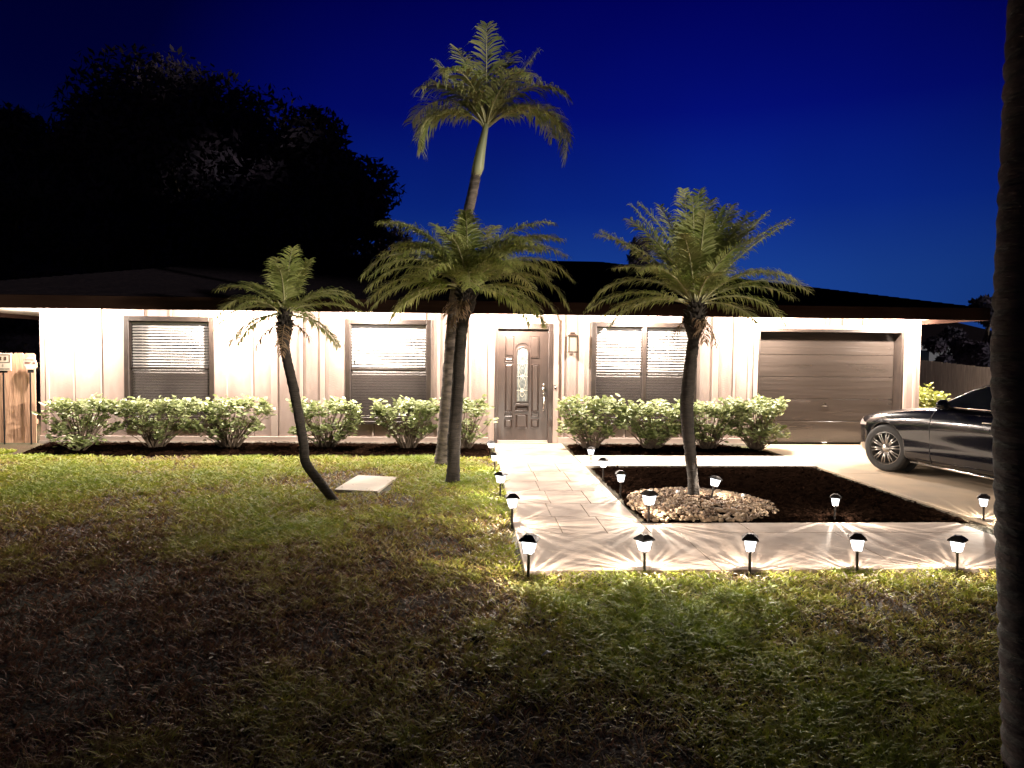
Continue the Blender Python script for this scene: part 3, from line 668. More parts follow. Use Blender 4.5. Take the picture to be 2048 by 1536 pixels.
def palm(name, label, base, path, rad, fronds, leafm, ll, lw, nl, boots=None, barkm=None, sd=.5, cup=None):
    t = empty(name, base, 0, label, 'palm tree'); B0 = Vector(base)
    P = [Vector(p)-B0 for p in path]
    # smooth the trunk with catmull-rom
    pts = []; rd = []
    for i in range(len(P)-1):
        a, b_, c_, d_ = P[max(i-1, 0)], P[i], P[i+1], P[min(i+2, len(P)-1)]
        for k in range(9):
            u = k/9; pts.append(.5*((2*b_)+(c_-a)*u+(2*a-5*b_+4*c_-d_)*u*u+(3*b_-a-3*c_+d_)*u**3)); rd.append(rad[i]+(rad[i+1]-rad[i])*u)
    pts.append(P[-1]); rd.append(rad[-1])
    rd = [r_*(1+.07*(i % 2)) for i, r_ in enumerate(rd)]
    b = MB(); b.tube(pts, rd, 14, wob=.05); tk = b.build('trunk', barkm or M['bark'], t, True)
    if boots:      # old leaf bases round the top of the trunk
        b = MB(); n, length, hh, rr = boots
        for k in range(n):
            a = k*2.399; f_ = k/n; i = int((len(pts)-1)*(1-hh*(1-f_))); p = pts[min(i, len(pts)-1)]; o = Vector((math.cos(a), math.sin(a), 0))
            rad_ = rr*math.sin(math.pi*(.15+.75*f_)); q0 = p+o*rad_*.5; q1 = p+o*(rad_+.01)+Vector((0, 0, length*.3)); q2 = p+o*(rad_+length*.5)+Vector((0, 0, length*random.uniform(.4, .9)))
            b.tube([q0, q1, q2], [.022, .017, .003], 5)
            b.ball(p+o*rad_*.35, rad_*.75, 4)
        b.build('leaf_base', M['bark'], t)
    crown = P[-1]
    if cup:
        b = MB(); q = [Vector(c_[0])-B0 for c_ in cup]; b.tube(q, [c_[1] for c_ in cup], 12); b.build('crownshaft', M['shaft'], t, True); crown = q[-1]
    for (az, el, L, dr, *rest) in fronds:
        fb, rb = MB(), MB(); o = Vector((math.cos(R(az)), math.sin(R(az)), 0))*.03
        if name == 'tall_palm': rb.tube([crown, crown+Vector((math.cos(R(az))*math.cos(R(el)), math.sin(R(az))*math.cos(R(el)), math.sin(R(el))))*.4], [.030, .016], 6)
        frond(fb, rb, crown+o+Vector((0, 0, random.uniform(-.05, .03))), R(az), R(el), L, R(dr), nl, ll, lw, sd, twist=random.uniform(-.2, .2))
        f = fb.build('frond', leafm, t); rb.build('rachis', M['rachis'], f)
    if boots:      # a few dead brown fronds hanging under the crown
        for k in range(3):
            fb, rb = MB(), MB(); az = random.uniform(0, 360)
            frond(fb, rb, crown+Vector((0, 0, -.12)), R(az), R(random.uniform(-35, -5)), random.uniform(.35, .55), R(60), 22, ll*.7, lw, 1.1, jit=.35)
            f = fb.build('frond', M['deadfrond'], t, label='dead brown hanging frond'); rb.build('rachis', M['deadfrond'], f)
    return t
def J(n, az0, az1, e0, e1, l0, l1, d0, d1):
    return [(random.uniform(az0, az1), random.uniform(e0, e1), random.uniform(l0, l1), random.uniform(d0, d1)) for _ in range(n)]

# smallest palm, curved trunk
Y1 = G(672, 1003).y
f1 = [(175, 35, .85, 95), (185, 55, .8, 80), (5, 38, .85, 75), (12, 18, .9, 50), (-10, 45, .75, 85), (90, 80, .75, 25), (95, 68, .7, 30), (60, 75, .72, 30), (120, 72, .75, 35), (150, 50, .8, 70), (30, 52, .8, 75),
      (200, 15, .75, 75), (-25, -5, .75, 55), (215, -5, .7, 60), (-60, 25, .7, 70), (240, 35, .7, 75), (-80, 65, .65, 60), (20, -15, .7, 45), (165, -12, .65, 50), (100, 30, .7, 60)]
palm('small_palm', 'smallest palm, with a thin strongly curved dark trunk, on the left lawn', tuple(G(672, 1003)),
     [W(672, 1006, Y1), W(640, 965, Y1), W(612, 925, Y1), W(606, 880, Y1), W(590, 790, Y1), W(574, 720, Y1), W(569, 690, Y1), W(569, 655, Y1), W(570, 622, Y1)],
     [.045, .05, .052, .05, .052, .05, .052, .075, .05], f1, M['frond'], .22, .012, 60, boots=(70, .09, .22, .06))

# middle palm with the broad feathery crown
Y2 = G(905, 968).y
f2 = [(180, 55, 1.55, 115), (175, 70, 1.5, 75), (183, 40, 1.35, 95), (190, 20, 1.25, 75), (170, 30, 1.4, 85), (200, 5, 1.05, 65), (0, 52, 1.5, 105), (-5, 35, 1.45, 105), (5, 20, 1.3, 85), (8, 60, 1.5, 90), (-20, 10, 1.2, 80), (-30, 0, 1.0, 60),
      (90, 80, 1.2, 40), (60, 72, 1.25, 55), (120, 72, 1.25, 55), (30, 62, 1.35, 80), (150, 60, 1.4, 80), (-60, 50, 1.1, 90), (-90, 35, 1.0, 90), (240, 45, 1.1, 95), (-45, 60, 1.2, 95), (220, 60, 1.2, 100), (-90, 75, 1.1, 60),
      (45, 40, 1.3, 80), (135, 40, 1.3, 80), (90, 45, 1.2, 70), (15, 5, 1.15, 65), (165, 5, 1.1, 60), (-15, 70, 1.4, 80), (195, 68, 1.4, 75)]
palm('feather_palm', 'palm with dark slim trunk and broad feathery crown, at the middle beside the walkway', tuple(G(905, 968)),
     [W(905, 972, Y2), W(907, 930, Y2), W(908, 880, Y2), W(914, 800, Y2), W(920, 700, Y2), W(926, 640, Y2), W(933, 608, Y2), W(935, 575, Y2)],
     [.10, .075, .082, .078, .07, .07, .11, .08], f2+J(16, 0, 360, 35, 75, 1.2, 1.5, 60, 100), M['frond'], .30, .014, 80, boots=(90, .12, .14, .11), sd=.85)

# tallest palm with smooth ringed trunk and green crownshaft
Y3 = G(888, 930).y
f3 = [(168, 56, 1.15, 10), (12, 60, 1.3, 8), (0, 42, 1.45, 115), (178, 42, 1.2, 130), (-25, 55, 1.4, 100), (205, 60, 1.2, 95), (60, 72, 1.55, 30), (120, 74, 1.6, 35), (90, 80, 1.75, 15), (35, 50, 1.6, 110), (150, 55, 1.6, 105),
      (-60, 60, 1.4, 105), (240, 62, 1.4, 110), (-8, 25, 1.3, 100), (-90, 70, 1.3, 90), (45, 66, 1.6, 70), (135, 70, 1.7, 60)]
palm('tall_palm', 'tallest palm, with a smooth grey trunk and green crownshaft, behind the feathery one', tuple(G(888, 930)),
     [W(888, 934, Y3), W(890, 900, Y3), W(892, 860, Y3), W(898, 760, Y3), W(905, 650, Y3), W(914, 560, Y3), W(926, 470, Y3), W(942, 400, Y3), W(953, 345, Y3)],
     [.15, .13, .115, .10, .085, .078, .072, .072, .066], f3[:13]+[(-12, 40, 1.7, 150), (190, 42, 1.35, 150), (20, 50, 1.75, 140), (158, 50, 1.45, 150)], M['royal'], .46, .024, 48, barkm=M['ringbark'], sd=.95,
     cup=[(W(951, 352, Y3), .07), (W(956, 335, Y3), .085), (W(962, 300, Y3), .068), (W(970, 262, Y3), .045), (W(972, 248, Y3), .04)])

# right palm in the pebble ring
Y4 = G(1388, 1008).y
f4 = [(178, 42, 1.30, 100), (184, 25, 1.25, 65), (172, 55, 1.35, 45), (168, 48, 1.30, 20), (150, 66, 1.3, 20), (185, 10, 1.0, 60), (2, 42, 1.45, 85), (5, 34, 1.3, 60), (-3, 52, 1.30, 25), (8, 60, 1.25, 20), (-5, 22, 1.1, 80), (12, 30, 1.2, 60),
      (90, 86, 1.25, 15), (60, 76, 1.3, 20), (120, 76, 1.3, 25), (90, 70, 1.2, 30), (30, 66, 1.3, 35), (-90, 80, 1.0, 30), (-60, 66, 1.0, 60), (240, 66, 1.0, 60), (-90, 50, .9, 80), (215, 50, 1.1, 80), (-35, 50, 1.1, 80),
      (45, 50, 1.2, 60), (135, 50, 1.2, 60), (200, 62, 1.2, 40), (-15, 62, 1.3, 40), (90, 45, 1.1, 60), (20, 10, .9, 50), (75, 82, 1.35, 15), (105, 82, 1.35, 15), (160, 20, 1.0, 60)]
palm('pebble_ring_palm', 'palm with rough slim trunk standing in the ring of pebbles on the right', tuple(G(1388, 1008)),
     [W(1388, 1012, Y4), W(1386, 960, Y4), W(1380, 900, Y4), W(1375, 850, Y4), W(1374, 800, Y4), W(1381, 730, Y4), W(1387, 680, Y4), W(1389, 650, Y4), W(1391, 605, Y4)],
     [.085, .055, .062, .068, .072, .065, .06, .11, .07], f4+J(12, 0, 180, 45, 82, 1.15, 1.4, 15, 50), M['frond'], .27, .013, 72, boots=(90, .11, .2, .09), sd=.7)

# near palm trunk at the right edge, close to the camera
t = empty('near_palm', (2.27, 2.76, 0), 0, 'thick dark ringed palm trunk close by at the right edge of the picture', 'palm tree')
b = MB(); pts = []; rd = []
for i in range(190):
    z = i*.028; ph = (i % 3); pts.append((.10*max(0, 1-z/1.66)+.03*max(0, z-1.66)/1.4, .02*z, z)); rd.append((.212-.004*z)*(1.0 if ph else .972)*(1+.012*math.sin(i*1.7)))
b.tube(pts, rd, 28, wob=.010)
for i in range(len(pts)-1):
    if i % 3 == 2:
        for k in range(28): b.mi[i*28+k] = 1
b.build('trunk', [mat('near_palm_bark', (.085, .062, .058), .95, col2=(.035, .026, .026), scale=5, stretch=(1, 1, 2), bump=.7, bscale=14, bstretch=(1, 1, 4), spec=.1), M['bark']], t, True)
top = Vector(pts[-1])
for k in range(11):
    fb, rb = MB(), MB(); frond(fb, rb, top, k*2.4, R(random.uniform(30, 75)), 1.9, R(85), 30, .4, .03, .7)
    f = fb.build('frond', M['royal'], t); rb.build('rachis', M['rachis'], f)

# ================================================================ GARDEN BED THINGS
b = MB(); cpx, cpy = 2.42, 7.95
for k in range(2600):
    a = random.uniform(0, 6.28); rr = math.sqrt(random.random()); x = cpx+.05+.82*rr*math.cos(a); y = cpy-.02+.86*rr*math.sin(a)
    if random.random() < .25: x = random.uniform(1.72, 2.3); y = random.uniform(7.1, 7.9)
    if y < 7.08 or x < 1.70 or (y > 7.9 and x < 1.72+(y-7.9)*.15): continue
    h = .06*max(0, 1-rr*rr); s_ = random.uniform(.012, .032); c_ = (x, y, h+random.uniform(.02, .045))
    n_ = 4; prof = [(math.sin(math.pi*i/n_)+1e-3, -math.cos(math.pi*i/n_)) for i in range(n_+1)]; sx1, sy1, sz1 = random.uniform(.8, 1.4), random.uniform(.7, 1.1), random.uniform(.5, .8); ra = random.uniform(0, 3)
    vs = []
    for (q, z) in prof:
        for m2 in range(7):
            an = 2*math.pi*m2/7; X, Y_ = q*math.cos(an)*sx1, q*math.sin(an)*sy1; vs.append((c_[0]+s_*(X*math.cos(ra)-Y_*math.sin(ra)), c_[1]+s_*(X*math.sin(ra)+Y_*math.cos(ra)), c_[2]+s_*sz1*z))
    b.add(vs, [(i*7+j, i*7+(j+1) % 7, (i+1)*7+(j+1) % 7, (i+1)*7+j) for i in range(n_) for j in range(7)])
# mound of earth under the stones
o = b.build('pebbles', M['stone'], None, True); tag(o, 'tan river pebbles mounded round the foot of the right palm', 'pebbles', kind='stuff')
b = MB(); vs = [(cpx, cpy, .07)]
for r_ in range(1, 7):
    for k in range(24): q = r_/6; vs.append((cpx+.05+.80*q*math.cos(k*math.pi/12), cpy+.84*q*math.sin(k*math.pi/12), -0+.062*(1-q*q)+.01))
fs = [(0, 1+k, 1+(k+1) % 24) for k in range(24)]+[(1+r_*24+k, 1+(r_+1)*24+k, 1+(r_+1)*24+(k+1) % 24, 1+r_*24+(k+1) % 24) for r_ in range(5) for k in range(24)]
b.add(vs, fs); tag(b.build('earth_mound', M['mulch'], None, True), kind='structure')
for (px, py, lab) in ((1355, 990, 'tiny white globe stake light left of the right palm trunk'), (1486, 998, 'tiny white globe stake light on the right rim of the pebbles')):
    p = G(px, py+8, .03); t = empty('globe_stake', (p.x, p.y, .03), 0, lab, 'garden stake'); b = MB(); b.tube([(0, 0, 0), (0, 0, .07)], .006, 6); b.build('stake', M['white'], t); b = MB(); b.ball((0, 0, .085), .024, 8, (1, 1, .8)); b.build('globe', M['white'], t, True)

# path lights
def path_light():
    t = empty('path_light'); b = MB()
    b.tube([(0, 0, -.03), (0, 0, .175)], .0105, 8); b.lathe([(.0105, .165), (.026, .178), (.030, .186)], 10); b.build('stake', M['black'], t)
    z0, z1, r0, r1 = .182, .276, .038, .060
    b = MB()
    def cor(k, r_): a = math.pi/4+k*math.pi/2; return (r_*1.41421*math.cos(a)*.74, r_*1.41421*math.sin(a)*.74)
    c0 = [cor(k, r0) for k in range(4)]; c1 = [cor(k, r1) for k in range(4)]
    b.add([(x, y, z0) for x, y in c0]+[(x, y, z1) for x, y in c1], [(k, (k+1) % 4, 4+(k+1) % 4, 4+k) for k in range(4)]+[(3, 2, 1, 0)])
    g = b.build('glass', M['lampglow'], t)
    b = MB()
    for k in range(4): b.tube([(c0[k][0]*1.04, c0[k][1]*1.04, z0-.002), (c1[k][0]*1.04, c1[k][1]*1.04, z1)], .0022, 5)
    for cc, z in ((c0, z0), (c1, z1)):
        for k in range(4): b.tube([(cc[k][0]*1.04, cc[k][1]*1.04, z), (cc[(k+1) % 4][0]*1.04, cc[(k+1) % 4][1]*1.04, z)], .0022, 5)
    b.build('cage', M['black'], t)
    b = MB(); e = .060; z = .276
    b.add([(-e, -e, z-.008), (e, -e, z-.008), (e, e, z-.008), (-e, e, z-.008), (-e*.95, -e*.95, z+.004), (e*.95, -e*.95, z+.004), (e*.95, e*.95, z+.004), (-e*.95, e*.95, z+.004), (-.042, -.042, z+.018), (.042, -.042, z+.018), (.042, .042, z+.018), (-.042, .042, z+.018), (-.022, -.022, z+.034), (.022, -.022, z+.034), (.022, .022, z+.034), (-.022, .022, z+.034)],
          [(3, 2, 1, 0)]+[(4*j+k, 4*j+(k+1) % 4, 4*j+4+(k+1) % 4, 4*j+4+k) for j in range(3) for k in range(4)]+[(12, 13, 14, 15)])
    b.build('cap', M['black'], t)
    return t
PL = bpy.data.lights.new('path_lamp', 'POINT'); PL.energy = PATH_W; PL.shadow_soft_size = .010; PL.color = (1, .90, .76)
PL.use_nodes = True; n = PL.node_tree; em = n.nodes['Emission']       # ribbed lamp glass throws streaks of light
tcn = n.nodes.new('ShaderNodeTexCoord'); sp = n.nodes.new('ShaderNodeSeparateXYZ'); n.links.new(tcn.outputs['Normal'], sp.inputs[0])
at = n.nodes.new('ShaderNodeMath'); at.operation = 'ARCTAN2'; n.links.new(sp.outputs[1], at.inputs[0]); n.links.new(sp.outputs[0], at.inputs[1])
oi = n.nodes.new('ShaderNodeObjectInfo'); cb = n.nodes.new('ShaderNodeCombineXYZ'); ml = n.nodes.new('ShaderNodeMath'); ml.operation = 'MULTIPLY'; ml.inputs[1].default_value = 9.0
n.links.new(at.outputs[0], ml.inputs[0]); n.links.new(ml.outputs[0], cb.inputs[0]); m3 = n.nodes.new('ShaderNodeMath'); m3.operation = 'MULTIPLY'; m3.inputs[1].default_value = 1.6; n.links.new(sp.outputs[2], m3.inputs[0]); n.links.new(m3.outputs[0], cb.inputs[1])
nx = n.nodes.new('ShaderNodeTexNoise'); nx.inputs['Scale'].default_value = 1.0; nx.inputs['Detail'].default_value = 2.5; n.links.new(cb.outputs[0], nx.inputs['Vector'])
cr = n.nodes.new('ShaderNodeMapRange'); cr.inputs['From Min'].default_value = .49; cr.inputs['From Max'].default_value = .59; cr.inputs['To Min'].default_value = .35; cr.inputs['To Max'].default_value = 2.8
n.links.new(nx.outputs[0], cr.inputs[0]); n.links.new(cr.outputs[0], em.inputs['Strength'])
lamps = [
 (982, 916, 893, 'path light nearest the front door, left edge of the walkway'), (989, 945, 916, 'path light second from the front door on the walkway left edge'), (1000, 997, 942, 'third path light from the door on the left edge of the walkway'),
 (1024, 1056, 985, 'fourth path light from the door on the left edge, above the corner one'), (1056, 1160, 1065, 'path light at the lawn corner where the two walkways meet'),
 (1289, 1148, 1066, 'path light on the front lawn edge next right of the corner one'), (1499, 1150, 1063, 'middle path light of the row along the front lawn edge'), (1714, 1150, 1062, 'path light on the lawn edge second from the thick near trunk'), (1914, 1148, 1066, 'path light on the lawn edge closest to the thick near trunk'),
 (1182, 931, 893, 'path light farthest back at the corner of the dark garden bed by the pale walk'), (1206, 962, 914, 'second path light down the right edge of the door walkway'), (1241, 995, 940, 'third path light down the right edge, just before the pebbles'), (1297, 1050, 978, 'path light standing at the left edge of the pebble ring'),
 (1421, 1012, 965, 'leaning path light right behind the palm among the pebbles'), (1669, 1043, 990, 'path light standing alone in the dark mulch right of the pebbles'), (1967, 1046, 985, 'path light beside the driveway below the parked car')]
proto = path_light()
lo = bpy.data.objects.new('path_lamp', PL); C.objects.link(lo); lo.parent = proto; lo.location = (0, 0, .235)
for i, (px, py, pt, lab) in enumerate(lamps):
    t = proto if i == 0 else copy_tree(proto)
    p = G(px, py); t.location = (p.x, p.y, .0); t.rotation_euler = (random.uniform(-.03, .03), random.uniform(-.03, .03), random.uniform(0, 1.57))
    d = p.y; hgt = (py-pt)/FPX*d; s_ = max(.9, min(1.15, hgt/.31)); t.scale = (s_, s_, s_)
    if i == 13: t.location.z = .06; t.rotation_euler = (.08, .22, .5)
    tag(t, lab, 'path light', 'solar path lights along the walkways')
    for ch in t.children:
        if ch.type == 'LIGHT':
            ch.rotation_euler = (random.uniform(-.1, .1), random.uniform(-.1, .1), i*1.3)
            if i: ch.data = ch.data.copy(); ch.data.energy = PATH_W*random.uniform(.65, 1.25)

# ================================================================ FENCES AND SIGNS
def picket_fence(name, label, p0, p1, h0, h1, m_, pw=.14, dog=True):
    d = Vector((p1[0]-p0[0], p1[1]-p0[1], 0)); L = d.length; d.normalize(); t = empty(name, (p0[0], p0[1], 0), math.atan2(d.y, d.x), label, 'fence')
    n = max(1, round(L/pw)); pw = L/n; b = MB()
    for k in range(n):
        x0 = k*pw+.002; x1 = (k+1)*pw-.003; h = h0+(h1-h0)*k/n+random.uniform(-.008, .008); yo = random.uniform(-.004, .004)
        P = [(x0, .02), (x1, .02), (x1, h-.03), (x1-.025, h), (x0+.025, h), (x0, h-.03)] if dog else [(x0, .02), (x1, .02), (x1, h), (x0, h)]
        b.prism(P, yo-.010, yo+.008)
    b.build('picket', m_, t)
    b = MB()
    for z in (.35, h1-.25): b.box(0, n*pw, .015, .055, z, z+.08)
    b.build('rail', m_, t)
    b = MB()
    for k in range(0, int(L/2.2)+1): b.box(min(k*2.2, n*pw-.09), min(k*2.2, n*pw-.09)+.09, .056, .146, 0, h1)
    b.build('post', m_, t); return t
fy = 11.75; fxa = W(0, 800, fy).x; fxb = W(88, 800, fy).x
picket_fence('wooden_fence', 'tall cedar picket fence joining the left end of the house', (fxb-2.6, YW-.10), (XL-.02, YW-.10), W(40, 706, YW-.10).z, W(80, 706, YW-.10).z, M['cedar'], .19)
picket_fence('boundary_fence', 'weathered grey picket fence behind the car on the right', tuple(W(1815, 720, 23))[:2], tuple(W(1985, 735, 17))[:2], 1.60, 1.42, M['greywood'], .2)
fyy = YW-.18
p = W(60, 727, fyy); t = empty('security_sign', (p.x, fyy, 0), 0, 'faded pink eight-sided sign on a short stake before the fence', 'sign')
b = MB(); b.prism([(.115*math.cos(R(22.5+45*k)), p.z+.115*math.sin(R(22.5+45*k))) for k in range(8)], -.006, .004); b.build('sign_plate', M['signp'], t)
b = MB(); b.prism([(-.095, p.z-.02), (.06, p.z-.02), (.10, p.z-.05), (.05, p.z-.10), (-.05, p.z-.10)], -.0085, -.0065); b.build('lower_panel', M['signw'], t)
b = MB(); b.box(-.085, .02, -.0085, -.0065, p.z+.018, p.z+.026); b.box(-.085, 0, -.0085, -.0065, p.z, p.z+.007); b.box(.05, .09, -.0085, -.0065, p.z+.0, p.z+.02); b.box(-.08, .075, -.0085, -.0065, p.z+.062, p.z+.068)
b.build('marking', M['ink'], t)
b = MB(); b.box(-.04, .06, -.004, .006, p.z-.16, p.z-.107); b.box(-.012, .012, -.004, .006, 0, p.z-.16); b.build('stake', M['dark'], t)
p = W(6, 724, fyy); t = empty('yard_sign', (p.x, fyy, 0), 0, 'white rectangular sign on a dark stake at the far left', 'sign')
b = MB(); b.box(-.17, .14, -.006, .004, p.z-.15, p.z+.15, 0, .003); b.build('sign_plate', M['signw'], t)
b = MB()
for z in (p.z-.005, p.z+.125, p.z-.115): b.box(-.155, .115, -.0085, -.0065, z-.004, z+.004)
b.box(.108, .118, -.0085, -.0065, p.z+.0, p.z+.12); b.box(.0, .008, -.0085, -.0065, p.z-.08, p.z-.035)
for k in range(3): b.box(-.14+.08*k, -.10+.08*k, -.0085, -.0065, p.z+.03, p.z+.09)
b.build('marking', M['ink'], t)
b = MB(); b.box(-.1, .06, .0045, .02, p.z-.185, p.z-.14); b.box(-.012, .012, -.002, .012, 0, p.z-.185); b.build('stake', M['dark'], t)

# ================================================================ CAR
WF = G(1765, 946)
CARROT = math.pi/2+R(11)
car = empty('parked_car', (0, 0, 0), CARROT, 'glossy black sedan parked on the driveway with its nose to the garage', 'car')
# origin of the car frame: middle of the front axle on the ground, x forward, y to its left
CY = .80
fo = Vector((math.cos(CARROT), math.sin(CARROT), 0)); le = Vector((-fo.y, fo.x, 0)); cl = Vector((WF.x, WF.y, 0))-le*(CY+.11); car.location = (cl.x, cl.y, .026)
def itp(x, tab):
    for (a, va), (b_, vb) in zip(tab, tab[1:]):
        if a >= x >= b_:
            t = (a-x)/(a-b_) if a != b_ else 0; t = t*t*(3-2*t)*.35+t*.65; return va+(vb-va)*t
    return tab[-1][1] if x < tab[-1][0] else tab[0][1]
TOP = [(.90, .55), (.88, .62), (.84, .68), (.76, .735), (.60, .79), (.35, .84), (0, .885), (-.4, .935), (-.75, .965), (-1.2, .985), (-2.0, 1.0), (-3.0, 1.03), (-3.4, 1.045), (-3.8, 1.02), (-3.9, .9), (-3.95, .7)]
WID = [(.90, .22), (.88, .42), (.84, .56), (.76, .69), (.62, .79), (.42, .86), (.2, .895), (0, .905), (-.6, .915), (-1.5, .92), (-2.6, .92), (-3.2, .90), (-3.6, .85), (-3.8, .78), (-3.9, .66), (-3.95, .5)]
BOT = [(.90, .36), (.88, .29), (.84, .24), (.74, .20), (.3, .18), (-3.2, .18), (-3.6, .22), (-3.9, .32), (-3.95, .4)]
def section(x):
    zt, w_, zb_ = itp(x, TOP), itp(x, WID), itp(x, BOT)
    H_ = zt-zb_
    return [(0, zb_), (w_*.6, zb_), (w_*.90, zb_+.02), (w_*.965, zb_+H_*.10), (w_*.985, zb_+H_*.28), (w_*.975, zb_+H_*.42), (w_*.995, zb_+H_*.58), (w_*1.0, zb_+H_*.70), (w_*.985, zb_+H_*.80), (w_*.945, zb_+H_*.88), (w_*.90, zb_+H_*.945), (w_*.80, zb_+H_*.985), (w_*.55, zb_+H_*1.01), (w_*.25, zb_+H_*1.03), (0, zb_+H_*1.035)]
xs = [.90, .895, .88, .85, .80, .74, .65, .55, .42, .3, .15, 0, -.15, -.3, -.45, -.6, -.75]+[-.75-.2*k for k in range(1, 14)]+[-3.5, -3.65, -3.8, -3.87, -3.92, -3.95]
vs = []; NS = None
for x in xs:
    s_ = section(x); full = [(x, y, z) for y, z in s_]+[(x, -y, z) for y, z in s_[-2:0:-1]]; NS = len(full); vs += full
fs = [(i*NS+k, (i+1)*NS+k, (i+1)*NS+(k+1) % NS, i*NS+(k+1) % NS) for i in range(len(xs)-1) for k in range(NS)]
fs += [tuple(range(NS)), tuple((len(xs)-1)*NS+k for k in range(NS-1, -1, -1))]
bm_ = MB(); bm_.add(vs, fs); body = bm_.build('body', M['paint'], car, True)
cut = MB()
for xa in (0, -2.87):
    for sg in (-1, 1): cut.lathe([(.365, -.17), (.365, .20)], 40, c=(xa, sg*.84, .335), ax='y')
cuto = cut.build('arch_cutter', M['dark'])
import bmesh
for o in (body, cuto):
    q = bmesh.new(); q.from_mesh(o.data); bmesh.ops.recalc_face_normals(q, faces=q.faces); q.to_mesh(o.data); q.free()
bpy.context.view_layer.update()
cuto.matrix_world = car.matrix_world.copy() if False else Matrix.Translation(car.location) @ Matrix.Rotation(CARROT, 4, 'Z')
ss = body.modifiers.new('s', 'SUBSURF'); ss.levels = 2; ss.render_levels = 2
bo = body.modifiers.new('b', 'BOOLEAN'); bo.operation = 'DIFFERENCE'; bo.object = cuto; bo.solver = 'EXACT'
bpy.context.view_layer.update(); dg = bpy.context.evaluated_depsgraph_get(); me = bpy.data.meshes.new_from_object(body.evaluated_get(dg)); body.modifiers.clear(); body.data = me
bpy.data.objects.remove(cuto); body.name = 'body'
# greenhouse
GH = [(-.72, .955, .70, .955), (-.9, 1.03, .77, 1.0), (-1.25, 1.22, .70, 1.0), (-1.6, 1.355, .62, 1.0), (-1.9, 1.41, .58, 1.0), (-2.3, 1.43, .57, 1.01), (-2.7, 1.40, .57, 1.02), (-3.0, 1.32, .58, 1.03), (-3.3, 1.18, .60, 1.03), (-3.52, 1.04, .66, 1.03)]
def gsec(g):
    x, zt, w_, zb_ = g; wb = .84 if x < -.8 else .74
    if x < -3.2: wb = .78
    h = zt-zb_
    return [(wb, zb_-.03), (wb-(wb-w_)*.33, zb_+h*.33), (wb-(wb-w_)*.68, zb_+h*.68), (w_, zb_+h*.93), (w_*.85, zt-.004), (w_*.45, zt+.012), (0, zt+.018)]
vs = []; 
for g in GH:
    s_ = gsec(g); full = [(g[0], y, z) for y, z in s_]+[(g[0], -y, z) for y, z in s_[-2::-1]]; n2 = len(full); vs += full
fs = [(i*n2+k, (i+1)*n2+k, (i+1)*n2+k+1, i*n2+k+1) for i in range(len(GH)-1) for k in range(n2-1)]
b = MB(); b.add(vs, fs); roofo = b.build('cabin', M['paint'], car, True); md = roofo.modifiers.new('s', 'SUBSURF'); md.levels = md.render_levels = 2
# side glass, windscreen, rear glass, laid a few mm proud
def gp(x, t, sg, out=.008):      # point on the greenhouse side at height fraction t
    for (a, b_) in zip(GH, GH[1:]):
        if a[0] >= x >= b_[0]:
            u = (a[0]-x)/(a[0]-b_[0]); g = [a[i]+(b_[i]-a[i])*u for i in range(4)]; break
    wb = .84; x_, zt, w_, zb_ = g; h = zt-zb_
    return (x, sg*(wb-(wb-w_)*t+out), zb_+h*t)
for sg in (1, -1):
    for (xa, xb) in ((-1.0, -1.98), (-2.06, -3.1)):
        b = MB(); N = 14; vs = []
        for i in range(N+1):
            x = xa+(xb-xa)*i/N
            for t in (.04, .35, .62, .86): vs.append(gp(x, t, sg, .012))
        b.add(vs, [(i*4+k, (i+1)*4+k, (i+1)*4+k+1, i*4+k+1) for i in range(N) for k in range(3)]); b.build('side_window', M['carglass'], car, True)
    b = MB(); b.tube([gp(x, .0, sg, .016) for x in [-.95-.1*k for k in range(23)]], .009, 6); b.tube([gp(x, .93, sg, .004) for x in [-.95-.1*k for k in range(23)]], .009, 6); b.build('window_trim', M['chrome'], car, True)
b = MB(); vs = []
for i in range(7):
    u = i/6; x = -.80-.72*u; g = None
    for (a_, b_) in zip(GH, GH[1:]):
        if a_[0] >= x >= b_[0]: q = (a_[0]-x)/(a_[0]-b_[0]); g = [a_[k]+(b_[k]-a_[k])*q for k in range(4)]; break
    for k in range(9): v = (k-4)/4*.86; vs.append((x+.03*(1-v*v), v*g[2]*1.0, g[1]+.022+.0*abs(v)))
b.add(vs, [(i*9+k, (i+1)*9+k, (i+1)*9+k+1, i*9+k+1) for i in range(6) for k in range(8)]); b.build('windscreen', M['carglass'], car, True)
for sg in (1, -1):
    b = MB(); b.tube([(-.5, sg*.89, .205), (-1.5, sg*.915, .20), (-2.4, sg*.915, .20)], .017, 6); b.build('sill_trim', M['chrome'], car, True)
